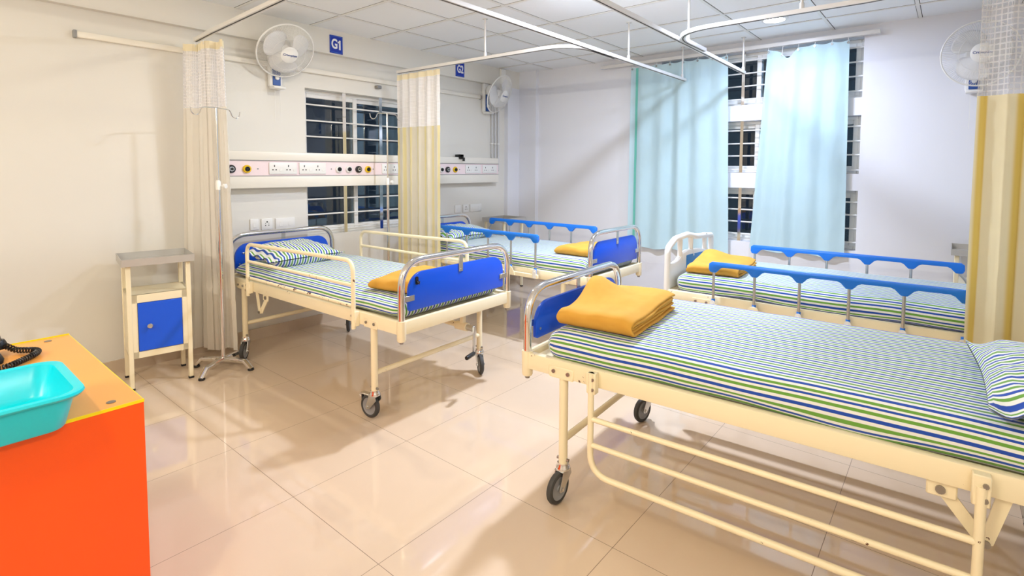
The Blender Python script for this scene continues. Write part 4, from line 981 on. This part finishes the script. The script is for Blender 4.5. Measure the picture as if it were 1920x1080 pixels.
def switch_plate(label, x0, x1, z0, z1, sock, group):
    t = thing('switch_plate', label, 'switch plate', ((x0 + x1) / 2, GY, (z0 + z1) / 2), 0, group)
    w_, h_ = (x1 - x0) / 2, (z1 - z0) / 2
    MB().box(-w_, w_, -0.012, 0, -h_, h_, 0.004, 2).build('plate', 'white', t)
    if sock:
        h = MB()
        for (dx, dz, r) in ((0, 0.018, 0.006), (-0.013, -0.01, 0.0045), (0.013, -0.01, 0.0045), (-0.013, 0.006, 0.003), (0.013, 0.006, 0.003)): h.cyl((dx, -0.0115, dz), (dx, -0.0128, dz), r, 10)
        h.build('socket_holes', 'hole', t, smooth=0)
    else:
        for dx in ((0,) if w_ < 0.045 else (-w_ * 0.45, w_ * 0.45)): MB().box(dx - 0.014, dx + 0.014, -0.015, -0.011, -0.024, 0.016, 0.002, 1).build('rocker', 'white', t)
switch_plate('narrow white switch plate leftmost over the left bed head board', 1.868, 1.935, 0.895, 0.985, False, 'switch plates over the left bed')
switch_plate('white plate with a five-hole socket over the left bed head board', 1.955, 2.045, 0.89, 0.982, True, 'switch plates over the left bed')
switch_plate('wide white switch plate nearest the window over the left bed', 2.07, 2.235, 0.885, 0.978, False, 'switch plates over the left bed')
switch_plate('narrow white switch plate leftmost over the far corner bed', 4.09, 4.18, 0.895, 0.985, False, 'switch plates over the far bed')
switch_plate('white plate with a five-hole socket over the far corner bed', 4.215, 4.305, 0.895, 0.985, True, 'switch plates over the far bed')
switch_plate('wide white switch plate beside the far corner locker', 4.33, 4.52, 0.895, 0.985, False, 'switch plates over the far bed')

t = thing('wall_batten', 'long slim white batten running along the bed-head wall below the beam', 'batten', (0, GY, 0))
MB().box(0.835, 4.485, -0.032, 0, 2.213, 2.252, 0.005, 2).build('batten_strip', 'offwhite', t)
for x in (0.832, 4.488): MB().box(x - 0.010, x + 0.010, -0.036, 0, 2.208, 2.257, 0.006, 2).build('end_cap', 'grey', t)
for i, x in enumerate((4.69, 4.745, 4.80)):
    zb_ = 1.53 if i < 2 else 1.385
    b = MB().cyl((x, GY - 0.018, zb_), (x, GY - 0.018, 2.40), 0.0105, 12)
    o = b.build('conduit_pipe', 'pipe'); tag(o, ['left of three grey conduit pipes dropping to the bed-head panel end', 'middle of three grey conduit pipes dropping to the bed-head panel end', 'right and longest of three grey conduit pipes, ending beside the panel'][i], 'pipe', 'grey conduit pipes')
    for z in (1.70, 2.2): MB().box(x - 0.02, x + 0.02, GY - 0.031, GY, z - 0.008, z + 0.008, 0.002, 1).build('pipe_clip', 'white', o)
    if i == 2: MB().cyl((x, GY - 0.018, 1.375), (4.722, GY - 0.018, 1.375), 0.0105, 12).build('pipe_elbow', 'grey', o)
o = MB().box(4.78, 4.86, BY - 0.035, BY, 2.42, 2.60, 0.005, 1).build('junction_box', 'white'); tag(o, 'small white junction box under the ceiling above the far corner fan', 'junction box')
o = MB().box(3.05, 3.10, GY - 0.05, GY, 2.16, 2.19, 0.004, 1).build('rail_end_bracket', 'darksteel'); tag(o, 'small dark bracket on the wall beside the yellow banded curtain top', 'bracket')
